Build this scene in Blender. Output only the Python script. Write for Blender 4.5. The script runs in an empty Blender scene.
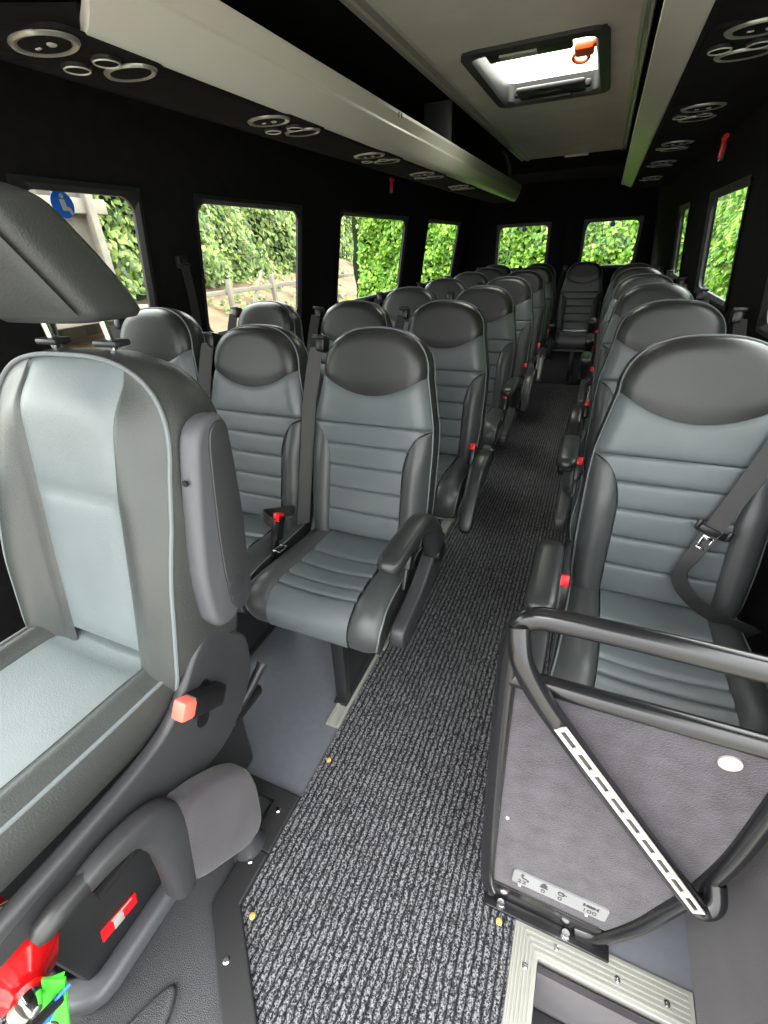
import bpy, bmesh, math, random
from mathutils import Vector, Matrix
random.seed(7)
D = bpy.data
COL = bpy.context.scene.collection
rad = math.radians

# ---------------------------------------------------------------- helpers
def lin(c):
    c /= 255.0
    return c / 12.92 if c <= 0.04045 else ((c + 0.055) / 1.055) ** 2.4

def rgb(r, g, b):
    return (lin(r), lin(g), lin(b), 1.0)

def lerp(a, b, t):
    return a + (b - a) * t

def table(pts, x):
    if x <= pts[0][0]: return pts[0][1]
    for (a, va), (b, vb) in zip(pts, pts[1:]):
        if x <= b: return lerp(va, vb, (x - a) / (b - a))
    return pts[-1][1]

def smooth_path(pts, n=6):
    """Catmull-Rom through points"""
    P = [Vector(p) for p in pts]
    out = []
    for i in range(len(P) - 1):
        p0 = P[max(i - 1, 0)]; p1 = P[i]; p2 = P[i + 1]; p3 = P[min(i + 2, len(P) - 1)]
        for k in range(n):
            t = k / n
            out.append(0.5 * ((2 * p1) + (p2 - p0) * t + (2 * p0 - 5 * p1 + 4 * p2 - p3) * t * t + (3 * p1 - p0 - 3 * p2 + p3) * t ** 3))
    out.append(P[-1])
    return out

class MB:
    def __init__(self):
        self.bm = bmesh.new()
    def grid(self, f, us, vs, flip=False):
        V = [[self.bm.verts.new(f(u, v)) for u in us] for v in vs]
        for j in range(len(vs) - 1):
            for i in range(len(us) - 1):
                q = [V[j][i], V[j][i + 1], V[j + 1][i + 1], V[j + 1][i]]
                if flip: q.reverse()
                try: self.bm.faces.new(q)
                except ValueError: pass
        return self
    def rows(self, rows, closed=False, cap=False):
        """loft a list of point rows"""
        V = [[self.bm.verts.new(p) for p in r] for r in rows]
        n = len(rows[0])
        for a, b in zip(V, V[1:]):
            for i in range(n if closed else n - 1):
                j = (i + 1) % n
                self.bm.faces.new([a[i], a[j], b[j], b[i]])
        if cap:
            self.bm.faces.new(list(reversed(V[0]))); self.bm.faces.new(V[-1])
        return self
    def box(self, c, s, bevel=0.0, rot=None, seg=2):
        g = bmesh.new()
        bmesh.ops.create_cube(g, size=1.0)
        bmesh.ops.scale(g, vec=Vector(s), verts=g.verts)
        if bevel:
            bmesh.ops.bevel(g, geom=g.edges[:], offset=bevel, segments=seg, affect='EDGES', profile=0.5)
        M = Matrix.Translation(Vector(c))
        if rot is not None: M = M @ rot
        self._merge(g, M)
        return self
    def hexa(self, p):
        """eight corners: bottom four, top four"""
        v = [self.bm.verts.new(q) for q in p]
        for f in ((3, 2, 1, 0), (4, 5, 6, 7), (0, 1, 5, 4), (1, 2, 6, 5), (2, 3, 7, 6), (3, 0, 4, 7)):
            self.bm.faces.new([v[i] for i in f])
        return self
    def prism(self, poly, d0, d1, axis='x', bevel=0.0, seg=2, M=None):
        """extrude a 2-D outline between d0 and d1 along the axis"""
        g = bmesh.new()
        def P(a, b, d):
            return {'x': (d, a, b), 'y': (a, d, b), 'z': (a, b, d)}[axis]
        A = [g.verts.new(P(a, b, d0)) for a, b in poly]
        B = [g.verts.new(P(a, b, d1)) for a, b in poly]
        g.faces.new(A); g.faces.new(list(reversed(B)))
        n = len(poly)
        for i in range(n):
            j = (i + 1) % n
            g.faces.new([A[i], B[i], B[j], A[j]])
        bmesh.ops.recalc_face_normals(g, faces=g.faces[:])
        if bevel:
            bmesh.ops.bevel(g, geom=[e for e in g.edges if e.calc_face_angle(0) > 0.5], offset=bevel, segments=seg, affect='EDGES', profile=0.5)
        self._merge(g, M or Matrix.Identity(4))
        return self
    def tube(self, pts, r, n=10, closed=False, cap=True, flat=None):
        P = [Vector(p) for p in pts]
        m = len(P)
        T = []
        for i in range(m):
            if closed: t = P[(i + 1) % m] - P[i - 1]
            else: t = P[min(i + 1, m - 1)] - P[max(i - 1, 0)]
            T.append(t.normalized())
        ref = Vector((0, 0, 1)) if abs(T[0].z) < 0.9 else Vector((1, 0, 0))
        u = T[0].cross(ref).normalized()
        rings = []
        for i in range(m):
            u = (u - T[i] * u.dot(T[i])).normalized()
            w = T[i].cross(u)
            rr = r[i] if isinstance(r, (list, tuple)) else r
            rings.append([self.bm.verts.new(P[i] + (u * math.cos(2 * math.pi * k / n) + w * math.sin(2 * math.pi * k / n)) * rr) for k in range(n)])
        prs = list(zip(rings, rings[1:])) + ([(rings[-1], rings[0])] if closed else [])
        for a, b in prs:
            for k in range(n):
                self.bm.faces.new([a[k], a[(k + 1) % n], b[(k + 1) % n], b[k]])
        if cap and not closed:
            self.bm.faces.new(list(reversed(rings[0]))); self.bm.faces.new(rings[-1])
        return self
    def ribbon(self, pts, width_dirs, th=0.0016):
        """flat webbing: centre points with half-width vectors"""
        rows = []
        P = [Vector(p) for p in pts]
        for i, p in enumerate(P):
            w = Vector(width_dirs[i])
            t = (P[min(i + 1, len(P) - 1)] - P[max(i - 1, 0)]).normalized()
            nrm = t.cross(w).normalized() * th
            rows.append([p - w + nrm, p + w + nrm, p + w - nrm, p - w - nrm])
        return self.rows(rows, closed=True, cap=True)
    def lathe(self, prof, M=None, n=24, sx=1.0, sy=1.0):
        """profile of (radius, height) turned about local z"""
        M = M or Matrix.Identity(4)
        rings = []
        for r, h in prof:
            rings.append([self.bm.verts.new(M @ Vector((sx * r * math.cos(2 * math.pi * k / n), sy * r * math.sin(2 * math.pi * k / n), h))) for k in range(n)])
        for a, b in zip(rings, rings[1:]):
            for k in range(n):
                self.bm.faces.new([a[k], a[(k + 1) % n], b[(k + 1) % n], b[k]])
        self.bm.faces.new(list(reversed(rings[0]))); self.bm.faces.new(rings[-1])
        return self
    def _merge(self, g, M):
        mp = {}
        for v in g.verts: mp[v] = self.bm.verts.new(M @ v.co)
        for f in g.faces:
            try: self.bm.faces.new([mp[v] for v in f.verts])
            except ValueError: pass
        g.free()
    def build(self, name, mat, parent=None, smooth=True, angle=40, weld=True, recalc=True):
        if weld: bmesh.ops.remove_doubles(self.bm, verts=self.bm.verts[:], dist=1e-5)
        if recalc: bmesh.ops.recalc_face_normals(self.bm, faces=self.bm.faces[:])
        me = D.meshes.new(name)
        self.bm.to_mesh(me); self.bm.free()
        me.materials.append(mat)
        if smooth:
            for p in me.polygons: p.use_smooth = True
            try: me.set_sharp_from_angle(angle=rad(angle))
            except Exception: pass
        o = D.objects.new(name, me)
        COL.objects.link(o)
        if parent is not None: o.parent = parent
        return o

def tag(o, label=None, cat=None, group=None, kind=None):
    if label: o['label'] = label
    if cat: o['category'] = cat
    if group: o['group'] = group
    if kind: o['kind'] = kind
    return o

def thing(name, label, cat, loc=(0, 0, 0), group=None, kind=None):
    o = D.objects.new(name, None)
    o.empty_display_size = 0.05
    o.location = loc
    COL.objects.link(o)
    return tag(o, label, cat, group, kind)

def dup(o, parent=None):
    c = o.copy(); COL.objects.link(c)
    if parent is not None: c.parent = parent
    for ch in list(o.children): dup(ch, c)
    return c

def frange(a, b, n):
    return [a + (b - a) * i / n for i in range(n + 1)]

def rounded_rect(x0, x1, y0, y1, r, n=6):
    pts = []
    for cx, cy, a0 in ((x1 - r, y1 - r, 0), (x0 + r, y1 - r, 90), (x0 + r, y0 + r, 180), (x1 - r, y0 + r, 270)):
        for k in range(n + 1):
            a = rad(a0 + 90 * k / n)
            pts.append((cx + r * math.cos(a), cy + r * math.sin(a)))
    return pts

# ---------------------------------------------------------------- materials
def new_mat(name):
    m = D.materials.new(name); m.use_nodes = True
    nt = m.node_tree
    b = nt.nodes['Principled BSDF']
    return m, nt, b

def mat(name, col, rough=0.5, metal=0.0, bump=0.0, scale=200.0, var=0.0, vscale=8.0, spec=0.5, sheen=0.0, detail=3.0, coat=0.0):
    m, nt, b = new_mat(name)
    N, L = nt.nodes, nt.links
    b.inputs['Base Color'].default_value = col
    b.inputs['Roughness'].default_value = rough
    b.inputs['Metallic'].default_value = metal
    b.inputs['Specular IOR Level'].default_value = spec
    b.inputs['Sheen Weight'].default_value = sheen
    b.inputs['Coat Weight'].default_value = coat
    tc = N.new('ShaderNodeTexCoord')
    if bump:
        n = N.new('ShaderNodeTexNoise'); n.inputs['Scale'].default_value = scale; n.inputs['Detail'].default_value = detail
        L.new(tc.outputs['Object'], n.inputs['Vector'])
        bp = N.new('ShaderNodeBump'); bp.inputs['Strength'].default_value = bump; bp.inputs['Distance'].default_value = 0.004
        L.new(n.outputs['Fac'], bp.inputs['Height']); L.new(bp.outputs['Normal'], b.inputs['Normal'])
    if var:
        n2 = N.new('ShaderNodeTexNoise'); n2.inputs['Scale'].default_value = vscale; n2.inputs['Detail'].default_value = 5.0
        L.new(tc.outputs['Object'], n2.inputs['Vector'])
        r = N.new('ShaderNodeValToRGB')
        r.color_ramp.elements[0].position = 0.3; r.color_ramp.elements[1].position = 0.7
        r.color_ramp.elements[0].color = [c * (1 - var) for c in col[:3]] + [1]
        r.color_ramp.elements[1].color = [min(1, c * (1 + var)) for c in col[:3]] + [1]
        L.new(n2.outputs['Fac'], r.inputs['Fac']); L.new(r.outputs['Color'], b.inputs['Base Color'])
    return m

def glass_mat(name, tint, gloss=0.012):
    m = D.materials.new(name); m.use_nodes = True
    nt = m.node_tree; N, L = nt.nodes, nt.links
    N.remove(N['Principled BSDF'])
    out = N['Material Output']
    t = N.new('ShaderNodeBsdfTransparent'); t.inputs['Color'].default_value = tint
    g = N.new('ShaderNodeBsdfGlossy'); g.inputs['Roughness'].default_value = 0.02
    lw = N.new('ShaderNodeLayerWeight'); lw.inputs['Blend'].default_value = 0.5
    fr = N.new('ShaderNodeMath'); fr.operation = 'POWER'; fr.inputs[1].default_value = 5.0; L.new(lw.outputs['Facing'], fr.inputs[0])
    fm = N.new('ShaderNodeMath'); fm.operation = 'MULTIPLY_ADD'; fm.inputs[1].default_value = 0.25; fm.inputs[2].default_value = gloss; L.new(fr.outputs[0], fm.inputs[0])
    mx = N.new('ShaderNodeMixShader')
    L.new(fm.outputs[0], mx.inputs[0]); L.new(t.outputs[0], mx.inputs[1]); L.new(g.outputs[0], mx.inputs[2])
    L.new(mx.outputs[0], out.inputs['Surface'])
    return m

def leaf_mat(name, cols, trans=0.25):
    m, nt, b = new_mat(name)
    N, L = nt.nodes, nt.links
    geo = N.new('ShaderNodeNewGeometry')
    r = N.new('ShaderNodeValToRGB')
    els = r.color_ramp.elements
    while len(els) < len(cols): els.new(0.5)
    for i, c in enumerate(cols):
        els[i].position = i / (len(cols) - 1); els[i].color = c
    L.new(geo.outputs['Random Per Island'], r.inputs['Fac'])
    L.new(r.outputs['Color'], b.inputs['Base Color'])
    b.inputs['Roughness'].default_value = 0.45
    tr = N.new('ShaderNodeBsdfTranslucent'); L.new(r.outputs['Color'], tr.inputs['Color'])
    mx = N.new('ShaderNodeMixShader'); mx.inputs[0].default_value = trans
    L.new(b.outputs[0], mx.inputs[1]); L.new(tr.outputs[0], mx.inputs[2])
    L.new(mx.outputs[0], N['Material Output'].inputs['Surface'])
    return m

def ribbed_carpet():
    m, nt, b = new_mat('ribbed_carpet')
    N, L = nt.nodes, nt.links
    tc = N.new('ShaderNodeTexCoord')
    sep = N.new('ShaderNodeSeparateXYZ'); L.new(tc.outputs['Object'], sep.inputs[0])
    wob = N.new('ShaderNodeTexNoise'); wob.inputs['Scale'].default_value = 60; wob.inputs['Detail'].default_value = 2
    L.new(tc.outputs['Object'], wob.inputs['Vector'])
    a = N.new('ShaderNodeMath'); a.operation = 'MULTIPLY_ADD'
    L.new(wob.outputs['Fac'], a.inputs[0]); a.inputs[1].default_value = 0.012; L.new(sep.outputs['X'], a.inputs[2])
    s = N.new('ShaderNodeMath'); s.operation = 'MULTIPLY'; L.new(a.outputs[0], s.inputs[0]); s.inputs[1].default_value = 2 * math.pi / 0.0165
    si = N.new('ShaderNodeMath'); si.operation = 'SINE'; L.new(s.outputs[0], si.inputs[0])
    rib = N.new('ShaderNodeMapRange'); rib.inputs['From Min'].default_value = -1.05; rib.inputs['From Max'].default_value = 0.05
    L.new(si.outputs[0], rib.inputs['Value'])
    mp = N.new('ShaderNodeMapping'); mp.inputs['Scale'].default_value = (1.0, 0.85, 1.0)
    L.new(tc.outputs['Object'], mp.inputs['Vector'])
    fl = N.new('ShaderNodeTexNoise'); fl.inputs['Scale'].default_value = 300; fl.inputs['Detail'].default_value = 2.5; fl.inputs['Roughness'].default_value = 0.7
    L.new(mp.outputs[0], fl.inputs['Vector'])
    r = N.new('ShaderNodeValToRGB')
    e = r.color_ramp.elements
    e[0].position = 0.40; e[0].color = rgb(30, 30, 32)
    e[1].position = 0.60; e[1].color = rgb(138, 138, 142)
    x = e.new(0.48); x.color = rgb(66, 66, 69)
    L.new(fl.outputs['Fac'], r.inputs['Fac'])
    mx = N.new('ShaderNodeMix'); mx.data_type = 'RGBA'
    L.new(rib.outputs['Result'], mx.inputs['Factor'])
    mx.inputs['A'].default_value = rgb(24, 24, 26); L.new(r.outputs['Color'], mx.inputs['B'])
    L.new(mx.outputs['Result'], b.inputs['Base Color'])
    b.inputs['Roughness'].default_value = 0.95; b.inputs['Specular IOR Level'].default_value = 0.1
    bp = N.new('ShaderNodeBump'); bp.inputs['Strength'].default_value = 0.7; bp.inputs['Distance'].default_value = 0.006
    h = N.new('ShaderNodeMath'); h.operation = 'MULTIPLY'
    L.new(rib.outputs['Result'], h.inputs[0]); L.new(fl.outputs['Fac'], h.inputs[1])
    L.new(h.outputs[0], bp.inputs['Height']); L.new(bp.outputs['Normal'], b.inputs['Normal'])
    return m

def perforated_planks():
    m, nt, b = new_mat('weathered_planks')
    N, L = nt.nodes, nt.links
    tc = N.new('ShaderNodeTexCoord')
    sep = N.new('ShaderNodeSeparateXYZ'); L.new(tc.outputs['Object'], sep.inputs[0])
    fr = N.new('ShaderNodeMath'); fr.operation = 'MULTIPLY'; fr.inputs[1].default_value = 1 / 0.16; L.new(sep.outputs['Y'], fr.inputs[0])
    fl = N.new('ShaderNodeMath'); fl.operation = 'FLOOR'; L.new(fr.outputs[0], fl.inputs[0])
    wn = N.new('ShaderNodeTexWhiteNoise'); wn.noise_dimensions = '1D'; L.new(fl.outputs[0], wn.inputs['W'])
    r = N.new('ShaderNodeValToRGB'); r.color_ramp.elements[0].color = rgb(78, 72, 64); r.color_ramp.elements[1].color = rgb(104, 99, 90)
    L.new(wn.outputs['Value'], r.inputs['Fac']); L.new(r.outputs['Color'], b.inputs['Base Color'])
    b.inputs['Roughness'].default_value = 0.9
    return m

M = {
    'lea_l': mat('grey_leather', rgb(90, 96, 99), 0.35, bump=0.12, scale=420, var=0.05, vscale=14),
    'lea_d': mat('charcoal_leather', rgb(42, 43, 43), 0.34, bump=0.14, scale=420, var=0.05, vscale=14),
    'lea_m': mat('side_leather', rgb(64, 67, 68), 0.36, bump=0.14, scale=420, var=0.05, vscale=14),
    'pipe': mat('piping_cord', rgb(104, 110, 113), 0.5),
    'drv_l': mat('driver_insert_leather', rgb(104, 112, 114), 0.40, bump=0.16, scale=300, var=0.05, vscale=10),
    'drv_d': mat('driver_side_leather', rgb(60, 63, 62), 0.36, bump=0.2, scale=300, var=0.06, vscale=10),
    'drv_h': mat('driver_headrest_leather', rgb(54, 56, 55), 0.42, bump=0.2, scale=300, var=0.05, vscale=10),
    'blk': mat('black_plastic', rgb(34, 34, 36), 0.42, bump=0.06, scale=500),
    'blk_g': mat('gloss_black_plastic', rgb(18, 18, 20), 0.35),
    'arm': mat('armrest_vinyl', rgb(38, 39, 41), 0.34, bump=0.1, scale=400),
    'gplas': mat('grey_trim_plastic', rgb(78, 79, 83), 0.45, bump=0.12, scale=600),
    'dplas': mat('dark_trim_plastic', rgb(50, 50, 53), 0.42, bump=0.12, scale=600),
    'red': mat('red_button_plastic', rgb(225, 22, 32), 0.35),
    'salmon': mat('faded_red_plastic', rgb(232, 108, 92), 0.4),
    'orange': mat('orange_plastic', rgb(235, 96, 30), 0.4),
    'web': mat('belt_webbing', rgb(46, 46, 47), 0.5, bump=0.25, scale=900),
    'alu': mat('anodised_aluminium', rgb(196, 192, 182), 0.33, metal=0.2),
    'alu_b': mat('brushed_aluminium', rgb(158, 158, 151), 0.45, metal=0.3, bump=0.05, scale=300),
    'matt': mat('matt_black_grille', rgb(16, 16, 17), 0.8, spec=0.15, bump=0.3, scale=800),
    'bezel': mat('silver_bezel', rgb(150, 150, 142), 0.35, metal=0.6),
    'chrome': mat('chrome_steel', rgb(215, 215, 215), 0.18, metal=1.0),
    'pcoat': mat('black_powder_coat', rgb(24, 24, 26), 0.22, spec=0.6),
    'felt': mat('grey_felt_carpet', rgb(64, 60, 66), 0.95, bump=0.7, scale=420, var=0.28, vscale=26, spec=0.1, sheen=0.2),
    'felt_d': mat('dark_felt_carpet', rgb(62, 58, 63), 0.95, bump=0.6, scale=500, var=0.2, vscale=9, spec=0.1, sheen=0.2),
    'black_carpet': mat('black_rear_floor_shade', rgb(27, 26, 27), 0.95, bump=0.5, scale=400, var=0.2, vscale=20, spec=0.1),
    'black_gloss_trim': mat('dark_window_trim', rgb(30, 30, 32), 0.5),
    'head': mat('headliner_cloth', rgb(226, 219, 208), 0.95, bump=0.3, scale=500, var=0.05, vscale=6, spec=0.1),
    'vinyl': mat('grey_vinyl_floor', rgb(94, 97, 104), 0.45, var=0.06, vscale=40, bump=0.05, scale=200),
    'rubber': mat('grained_rubber_mat', rgb(54, 55, 58), 0.42, bump=0.6, scale=520, detail=1.0),
    'white': mat('white_plastic', rgb(172, 170, 163), 0.4),
    'cream': mat('cream_label', rgb(238, 226, 176), 0.5),
    'green': mat('green_strap', rgb(70, 205, 50), 0.6),
    'blue': mat('blue_strap', rgb(28, 110, 230), 0.6),
    'sblue': mat('blue_sticker', rgb(30, 96, 200), 0.5),
    'extred': mat('red_enamel', rgb(205, 12, 16), 0.22, coat=0.4),
    'brass': mat('yellow_stud', rgb(212, 178, 92), 0.4, metal=0.3),
    'silver_plate': mat('silver_label', rgb(150, 150, 152), 0.4, metal=0.3),
    'ink': mat('grey_ink', rgb(64, 64, 66), 0.6),
    'glass': glass_mat('tinted_glass', (0.90, 0.92, 0.90, 1)),
    'dome': glass_mat('roof_dome_acrylic', (0.92, 0.92, 0.86, 1)),
    'carpet': ribbed_carpet(),
    'plank': perforated_planks(),
    'soil': mat('dry_earth', rgb(112, 92, 72), 0.95, bump=0.8, scale=12, var=0.35, vscale=3),
    'ground': mat('gravel_ground', rgb(150, 145, 136), 0.95, bump=0.8, scale=30, var=0.25, vscale=6),
    'leafbank': leaf_mat('mixed_hedge_leaf', [rgb(46, 70, 30), rgb(92, 122, 50), rgb(128, 150, 68), rgb(158, 170, 100)]),
    'leafivy': leaf_mat('bright_ivy_leaf', [rgb(48, 88, 26), rgb(92, 146, 38), rgb(136, 186, 54), rgb(180, 212, 90)]),
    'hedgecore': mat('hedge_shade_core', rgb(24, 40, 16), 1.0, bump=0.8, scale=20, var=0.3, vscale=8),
    'wood': mat('pale_timber', rgb(128, 122, 112), 0.85, var=0.15, vscale=6),
    'bark': mat('branch_bark', rgb(112, 92, 72), 0.9, var=0.2, vscale=12),
}

# ---------------------------------------------------------------- passenger seats
TH = rad(15)
HIPZ = 0.47
def BP(x, n, h, th=TH, hy=0.0, hz=HIPZ):
    return Vector((x, hy + h * math.sin(th) - n * math.cos(th), hz + h * math.cos(th) + n * math.sin(th)))

WT = [(0, .188), (.05, .200), (.15, .206), (.33, .206), (.40, .203), (.55, .172)]
H0, HR, WH, SE = .55, .135, .172, 2.4
def W(h):
    if h <= H0: return table(WT, h)
    q = min(1, (h - H0) / HR)
    return WH * (1 - q ** SE) ** (1 / SE)
def top_h(x):
    q = min(1, abs(x) / WH)
    return H0 + HR * (1 - q ** SE) ** (1 / SE)
def smile(x):
    return .487 + .063 * min(1, abs(x) / WH) ** 2
def rho(x, h):
    if h <= H0: return min(1, abs(x) / W(h))
    return min(1, ((abs(x) / WH) ** SE + ((h - H0) / HR) ** SE) ** (1 / SE))
def roll(r, k=.74):
    q = max(0, (r - k) / (1 - k))
    return math.sqrt(max(0, 1 - min(1, q) ** 2))
SEAMS = [.030, .110, .187, .262, .332, .398]
def cb(h):
    w = W(h)
    if h >= .392: return w
    if h <= .25: return .126
    q = (h - .25) / .142
    return .126 + (w - .126) * (1 - math.sqrt(max(0, 1 - q * q)))
NE = -.016
def base_n(x, h):
    return NE + .034 * roll(rho(x, h))

def seat_outline(n, k=0.0, m=30):
    """closed-at-the-bottom outline of the back, from bottom left over the top to bottom right"""
    pts = []
    for h in frange(-.02, H0, 16): pts.append((-(W(max(0, h)) + k), h))
    for a in frange(0, math.pi, m)[1:-1]:
        c, s = math.cos(a), math.sin(a)
        x = -(WH + k) * (abs(c) ** (2 / SE)) * (1 if c > 0 else -1)
        pts.append((x, H0 + (HR + k) * abs(s) ** (2 / SE)))
    for h in reversed(frange(-.02, H0, 16)): pts.append(((W(max(0, h)) + k), h))
    return [BP(x, n, h) for x, h in pts]

def cprof(s):
    """cushion top line in (y, z) from the back (0) over the front edge (1)"""
    P = [(.06, .492), (-.06, .495), (-.16, .502), (-.25, .508), (-.31, .507), (-.352, .492), (-.378, .462), (-.384, .425), (-.376, .392)]
    f = s * (len(P) - 1); i = min(int(f), len(P) - 2); t = f - i
    p0 = P[max(i - 1, 0)]; p1 = P[i]; p2 = P[i + 1]; p3 = P[min(i + 2, len(P) - 1)]
    return tuple(.5 * (2 * b + (c - a) * t + (2 * a - 5 * b + 4 * c - d) * t * t + (3 * b - a - 3 * c + d) * t ** 3) for a, b, c, d in zip(p0, p1, p2, p3))
def cnorm(s):
    a = cprof(max(0, s - .01)); b = cprof(min(1, s + .01))
    dy, dz = b[0] - a[0], b[1] - a[1]
    l = math.hypot(dy, dz)
    return (dz / l, -dy / l)      # up / forward
def cw(s):
    return table([(0, .196), (.3, .206), (.6, .218), (.8, .216), (1, .205)], s)
def cin(s):
    return table([(0, .122), (.3, .122), (.6, .130), (1, .128)], s)
CS = [0.0, .20, .30, .40, .50, 1.0]

def build_seat(a, aisle, name='coach_seat'):
    """a = +1 when the aisle is on the +x side of the seat"""
    t = thing(name, 'seat', 'seat')
    # ---- back
    b = MB()
    b.grid(lambda u, v: (lambda x: BP(x, base_n(x, lerp(smile(x), top_h(x), v)) + .006 * min(1, v * 6) * roll(rho(x, lerp(smile(x), top_h(x), v))), lerp(smile(x), top_h(x), v)))(WH * math.sin(u * math.pi / 2)),
           frange(-1, 1, 28), [v ** .8 for v in frange(0, 1, 14)])
    b.build('headrest', M['lea_d'], t)
    b = MB()
    def strip(u, v):
        h = lerp(SEAMS[-1], smile(u * WH), v); x = u * lerp(W(SEAMS[-1]), WH, v)
        return BP(x, base_n(x, h) + .004 * (1 - (2 * v - 1) ** 4) - .006 * (v < .001) - .003 * (v > .999), h)
    b.grid(strip, frange(-1, 1, 24), [0, .03, .09, .2, .35, .5, .65, .8, .91, 1])
    for h0, h1 in zip(SEAMS, SEAMS[1:]):
        def seg(u, v, h0=h0, h1=h1):
            h = lerp(h0, h1, v)
            x = u * cb(h)
            return BP(x, base_n(x, h) + .0045 * (1 - (2 * v - 1) ** 6) - .001 - .0050 * (v < .01 or v > .99) + .004 * (1 - u * u), h)
        b.grid(seg, frange(-1, 1, 16), [0, .05, .12, .26, .42, .58, .74, .88, .95, 1])
    b.build('back_panel', M['lea_l'], t, angle=55)
    for sg in (-1, 1):
        b = MB()
        def bol(u, v):
            h = lerp(-.01, .3919, v); c = cb(h); w = W(max(0, h)); x = lerp(c, w, u)
            wd = max(0, (w - c) / .09)
            k = math.sin(math.pi * min(1, u * 1.0)) ** .7 if 0 < u < 1 else 0
            return BP(sg * x, base_n(x, max(0, h)) * (1 if u > .05 else 1) + .020 * k * min(1, wd) * (lambda q: q * q * (3 - 2 * q))(min(1, max(0, (.392 - h) / .13))) - .003 * (u == 0) * (h < .35), h)
        b.grid(bol, frange(0, 1, 10), frange(0, 1, 22))
        b.build('side_bolster', M['lea_m'], t, angle=60)
    b = MB()
    b.rows([seat_outline(NE, 0), seat_outline(NE - .012, .006), seat_outline(NE - .040, .008), seat_outline(NE - .062, .002)])
    b.build('back_gusset', M['lea_d'], t, angle=60)
    b = MB()
    def shell_rows():
        o = seat_outline(-.078, .002); c = [seat_outline(-.078, 0)]
        rows = [o]
        mid = BP(0, -.10, .30)
        for k, d in ((.985, .012), (.93, .020), (.7, .026), (.35, .028), (.02, .030)):
            rows.append([mid + (Vector((p.x, p.y, p.z)) - BP(0, -.078, .30)) * k + BP(0, -d + .022, 0) - BP(0, 0, 0) for p in o])
        return rows
    b.rows(shell_rows())
    b.build('back_shell', M['dplas'], t, angle=60)
    b = MB()
    b.tube([p for p in seat_outline(NE + .001, .0015)], .0026, n=6)
    b.build('back_piping', M['pipe'], t)
    b = MB(); b.tube([p for p in seat_outline(NE - .062, .003)], .0022, n=6)
    b.build('rear_piping', M['pipe'], t)
    # ---- cushion
    b = MB()
    for s0, s1 in zip(CS, CS[1:]):
        vv_ = [0, .06, .16, .32, .5, .68, .84, .94, 1] if s1 < .9 else [0, .015, .05] + frange(.1, 1, 14)
        def cen(u, v, s0=s0, s1=s1):
            s = lerp(s0, s1, v); y, z = cprof(s); ny, nz = cnorm(s)
            k = -.003 + .006 * (1 - (2 * v - 1) ** (6 if s1 < .9 else 12)) - .005 * (v < .01 or (v > .99 and s1 < .9)) - .010 * (1 - u * u) * (1 if s < .5 else max(0, 1 - (s - .5) * 4))
            return Vector((u * cin(s), y + ny * k, z + nz * k))
        b.grid(cen, frange(-1, 1, 12), vv_)
    b.build('seat_panel', M['lea_l'], t, angle=55)
    for sg in (-1, 1):
        b = MB()
        def cbol(u, v):
            y, z = cprof(v); ny, nz = cnorm(v); x = lerp(cin(v), cw(v), u)
            k = -.004 + .015 * (math.sin(math.pi * u ** .8) ** .8 if 0 < u < 1 else 0) * (1 if v < .5 else max(.1, 1 - (v - .5) * 2.2)) - .010 * u ** 6
            return Vector((sg * x, y + ny * k, z + nz * k))
        b.grid(cbol, frange(0, 1, 10), frange(0, 1, 30))
        b.build('cushion_bolster', M['lea_m'], t, angle=60)
    edge = {}
    for sg in (-1, 1):
        e = []
        for v in frange(.02, 1, 30):
            y, z = cprof(v); ny, nz = cnorm(v)
            e.append(Vector((sg * cw(v), y - .013 * ny, z - .013 * nz)))
        edge[sg] = e
    b = MB()
    R0, R1_, R2_ = [], [], []
    for sg in (1, -1):
        e = edge[sg]
        mids = [Vector((p.x + sg * .007 * (1 - (i / 30) ** 3), lerp(p.y, min(.05, p.y + .01), .5), lerp(p.z, .385, .5))) for i, p in enumerate(e)]
        bots = [Vector((p.x * .975, max(p.y, -.36), .384)) for p in e]
        for R_, q_ in ((R0, e), (R1_, mids), (R2_, bots)):
            R_ += q_ if sg > 0 else list(reversed(q_))
    b.rows([R0, R1_, R2_])
    b.build('cushion_gusset', M['lea_d'], t, angle=60)
    b = MB(); b.tube(edge[1] + list(reversed(edge[-1])), .0026, n=6)
    b.build('cushion_piping', M['pipe'], t)
    # ---- frame
    b = MB()
    b.box((0, -.15, .372), (.36, .36, .028), .006)
    b.box((0, .045, .43), (.34, .05, .12), .008)
    b.build('seat_base_pan', M['blk'], t)
    b = MB()
    b.box((0, -.285, .348), (.40, .035, .03), .004)
    b.build('cross_rail', M['alu_b'], t)
    b = MB(); b.box((0, -.02, .348), (.40, .035, .03), .004)
    b.build('cross_rail', M['alu_b'], t)
    b = MB()
    lx = .02 * a
    b.prism([(-.285, .012), (-.262, .012), (-.235, .335), (-.275, .335)], lx - .022, lx + .022, 'x', .003)
    b.prism([(-.262, .012), (.02, .012), (.03, .335), (-.24, .335)], lx - .004, lx + .004, 'x')
    b.prism([(.02, .012), (.045, .012), (.045, .335), (.01, .335)], lx - .022, lx + .022, 'x', .003)
    b.build('leg', M['blk'], t)
    b = MB()
    b.box((lx, -.12, .008), (.05, .36, .012), .002)
    b.build('foot', M['blk'], t)
    # ---- belt at the side away from the aisle
    o = -a
    b = MB()
    P = [(.205, -.012, .625), (.213, -.004, .56), (.222, .002, .45), (.226, .006, .3), (.231, .010, .15), (.236, .010, .03)]
    pts = smooth_path([BP(o * x, n, h) for x, n, h in P], 5)
    b.ribbon(pts, [Vector((.017, -.014 * o, .0)) for _ in pts])
    b.build('belt_webbing', M['web'], t)
    b = MB()
    g = BP(o * .196, -.03, .635)
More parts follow.
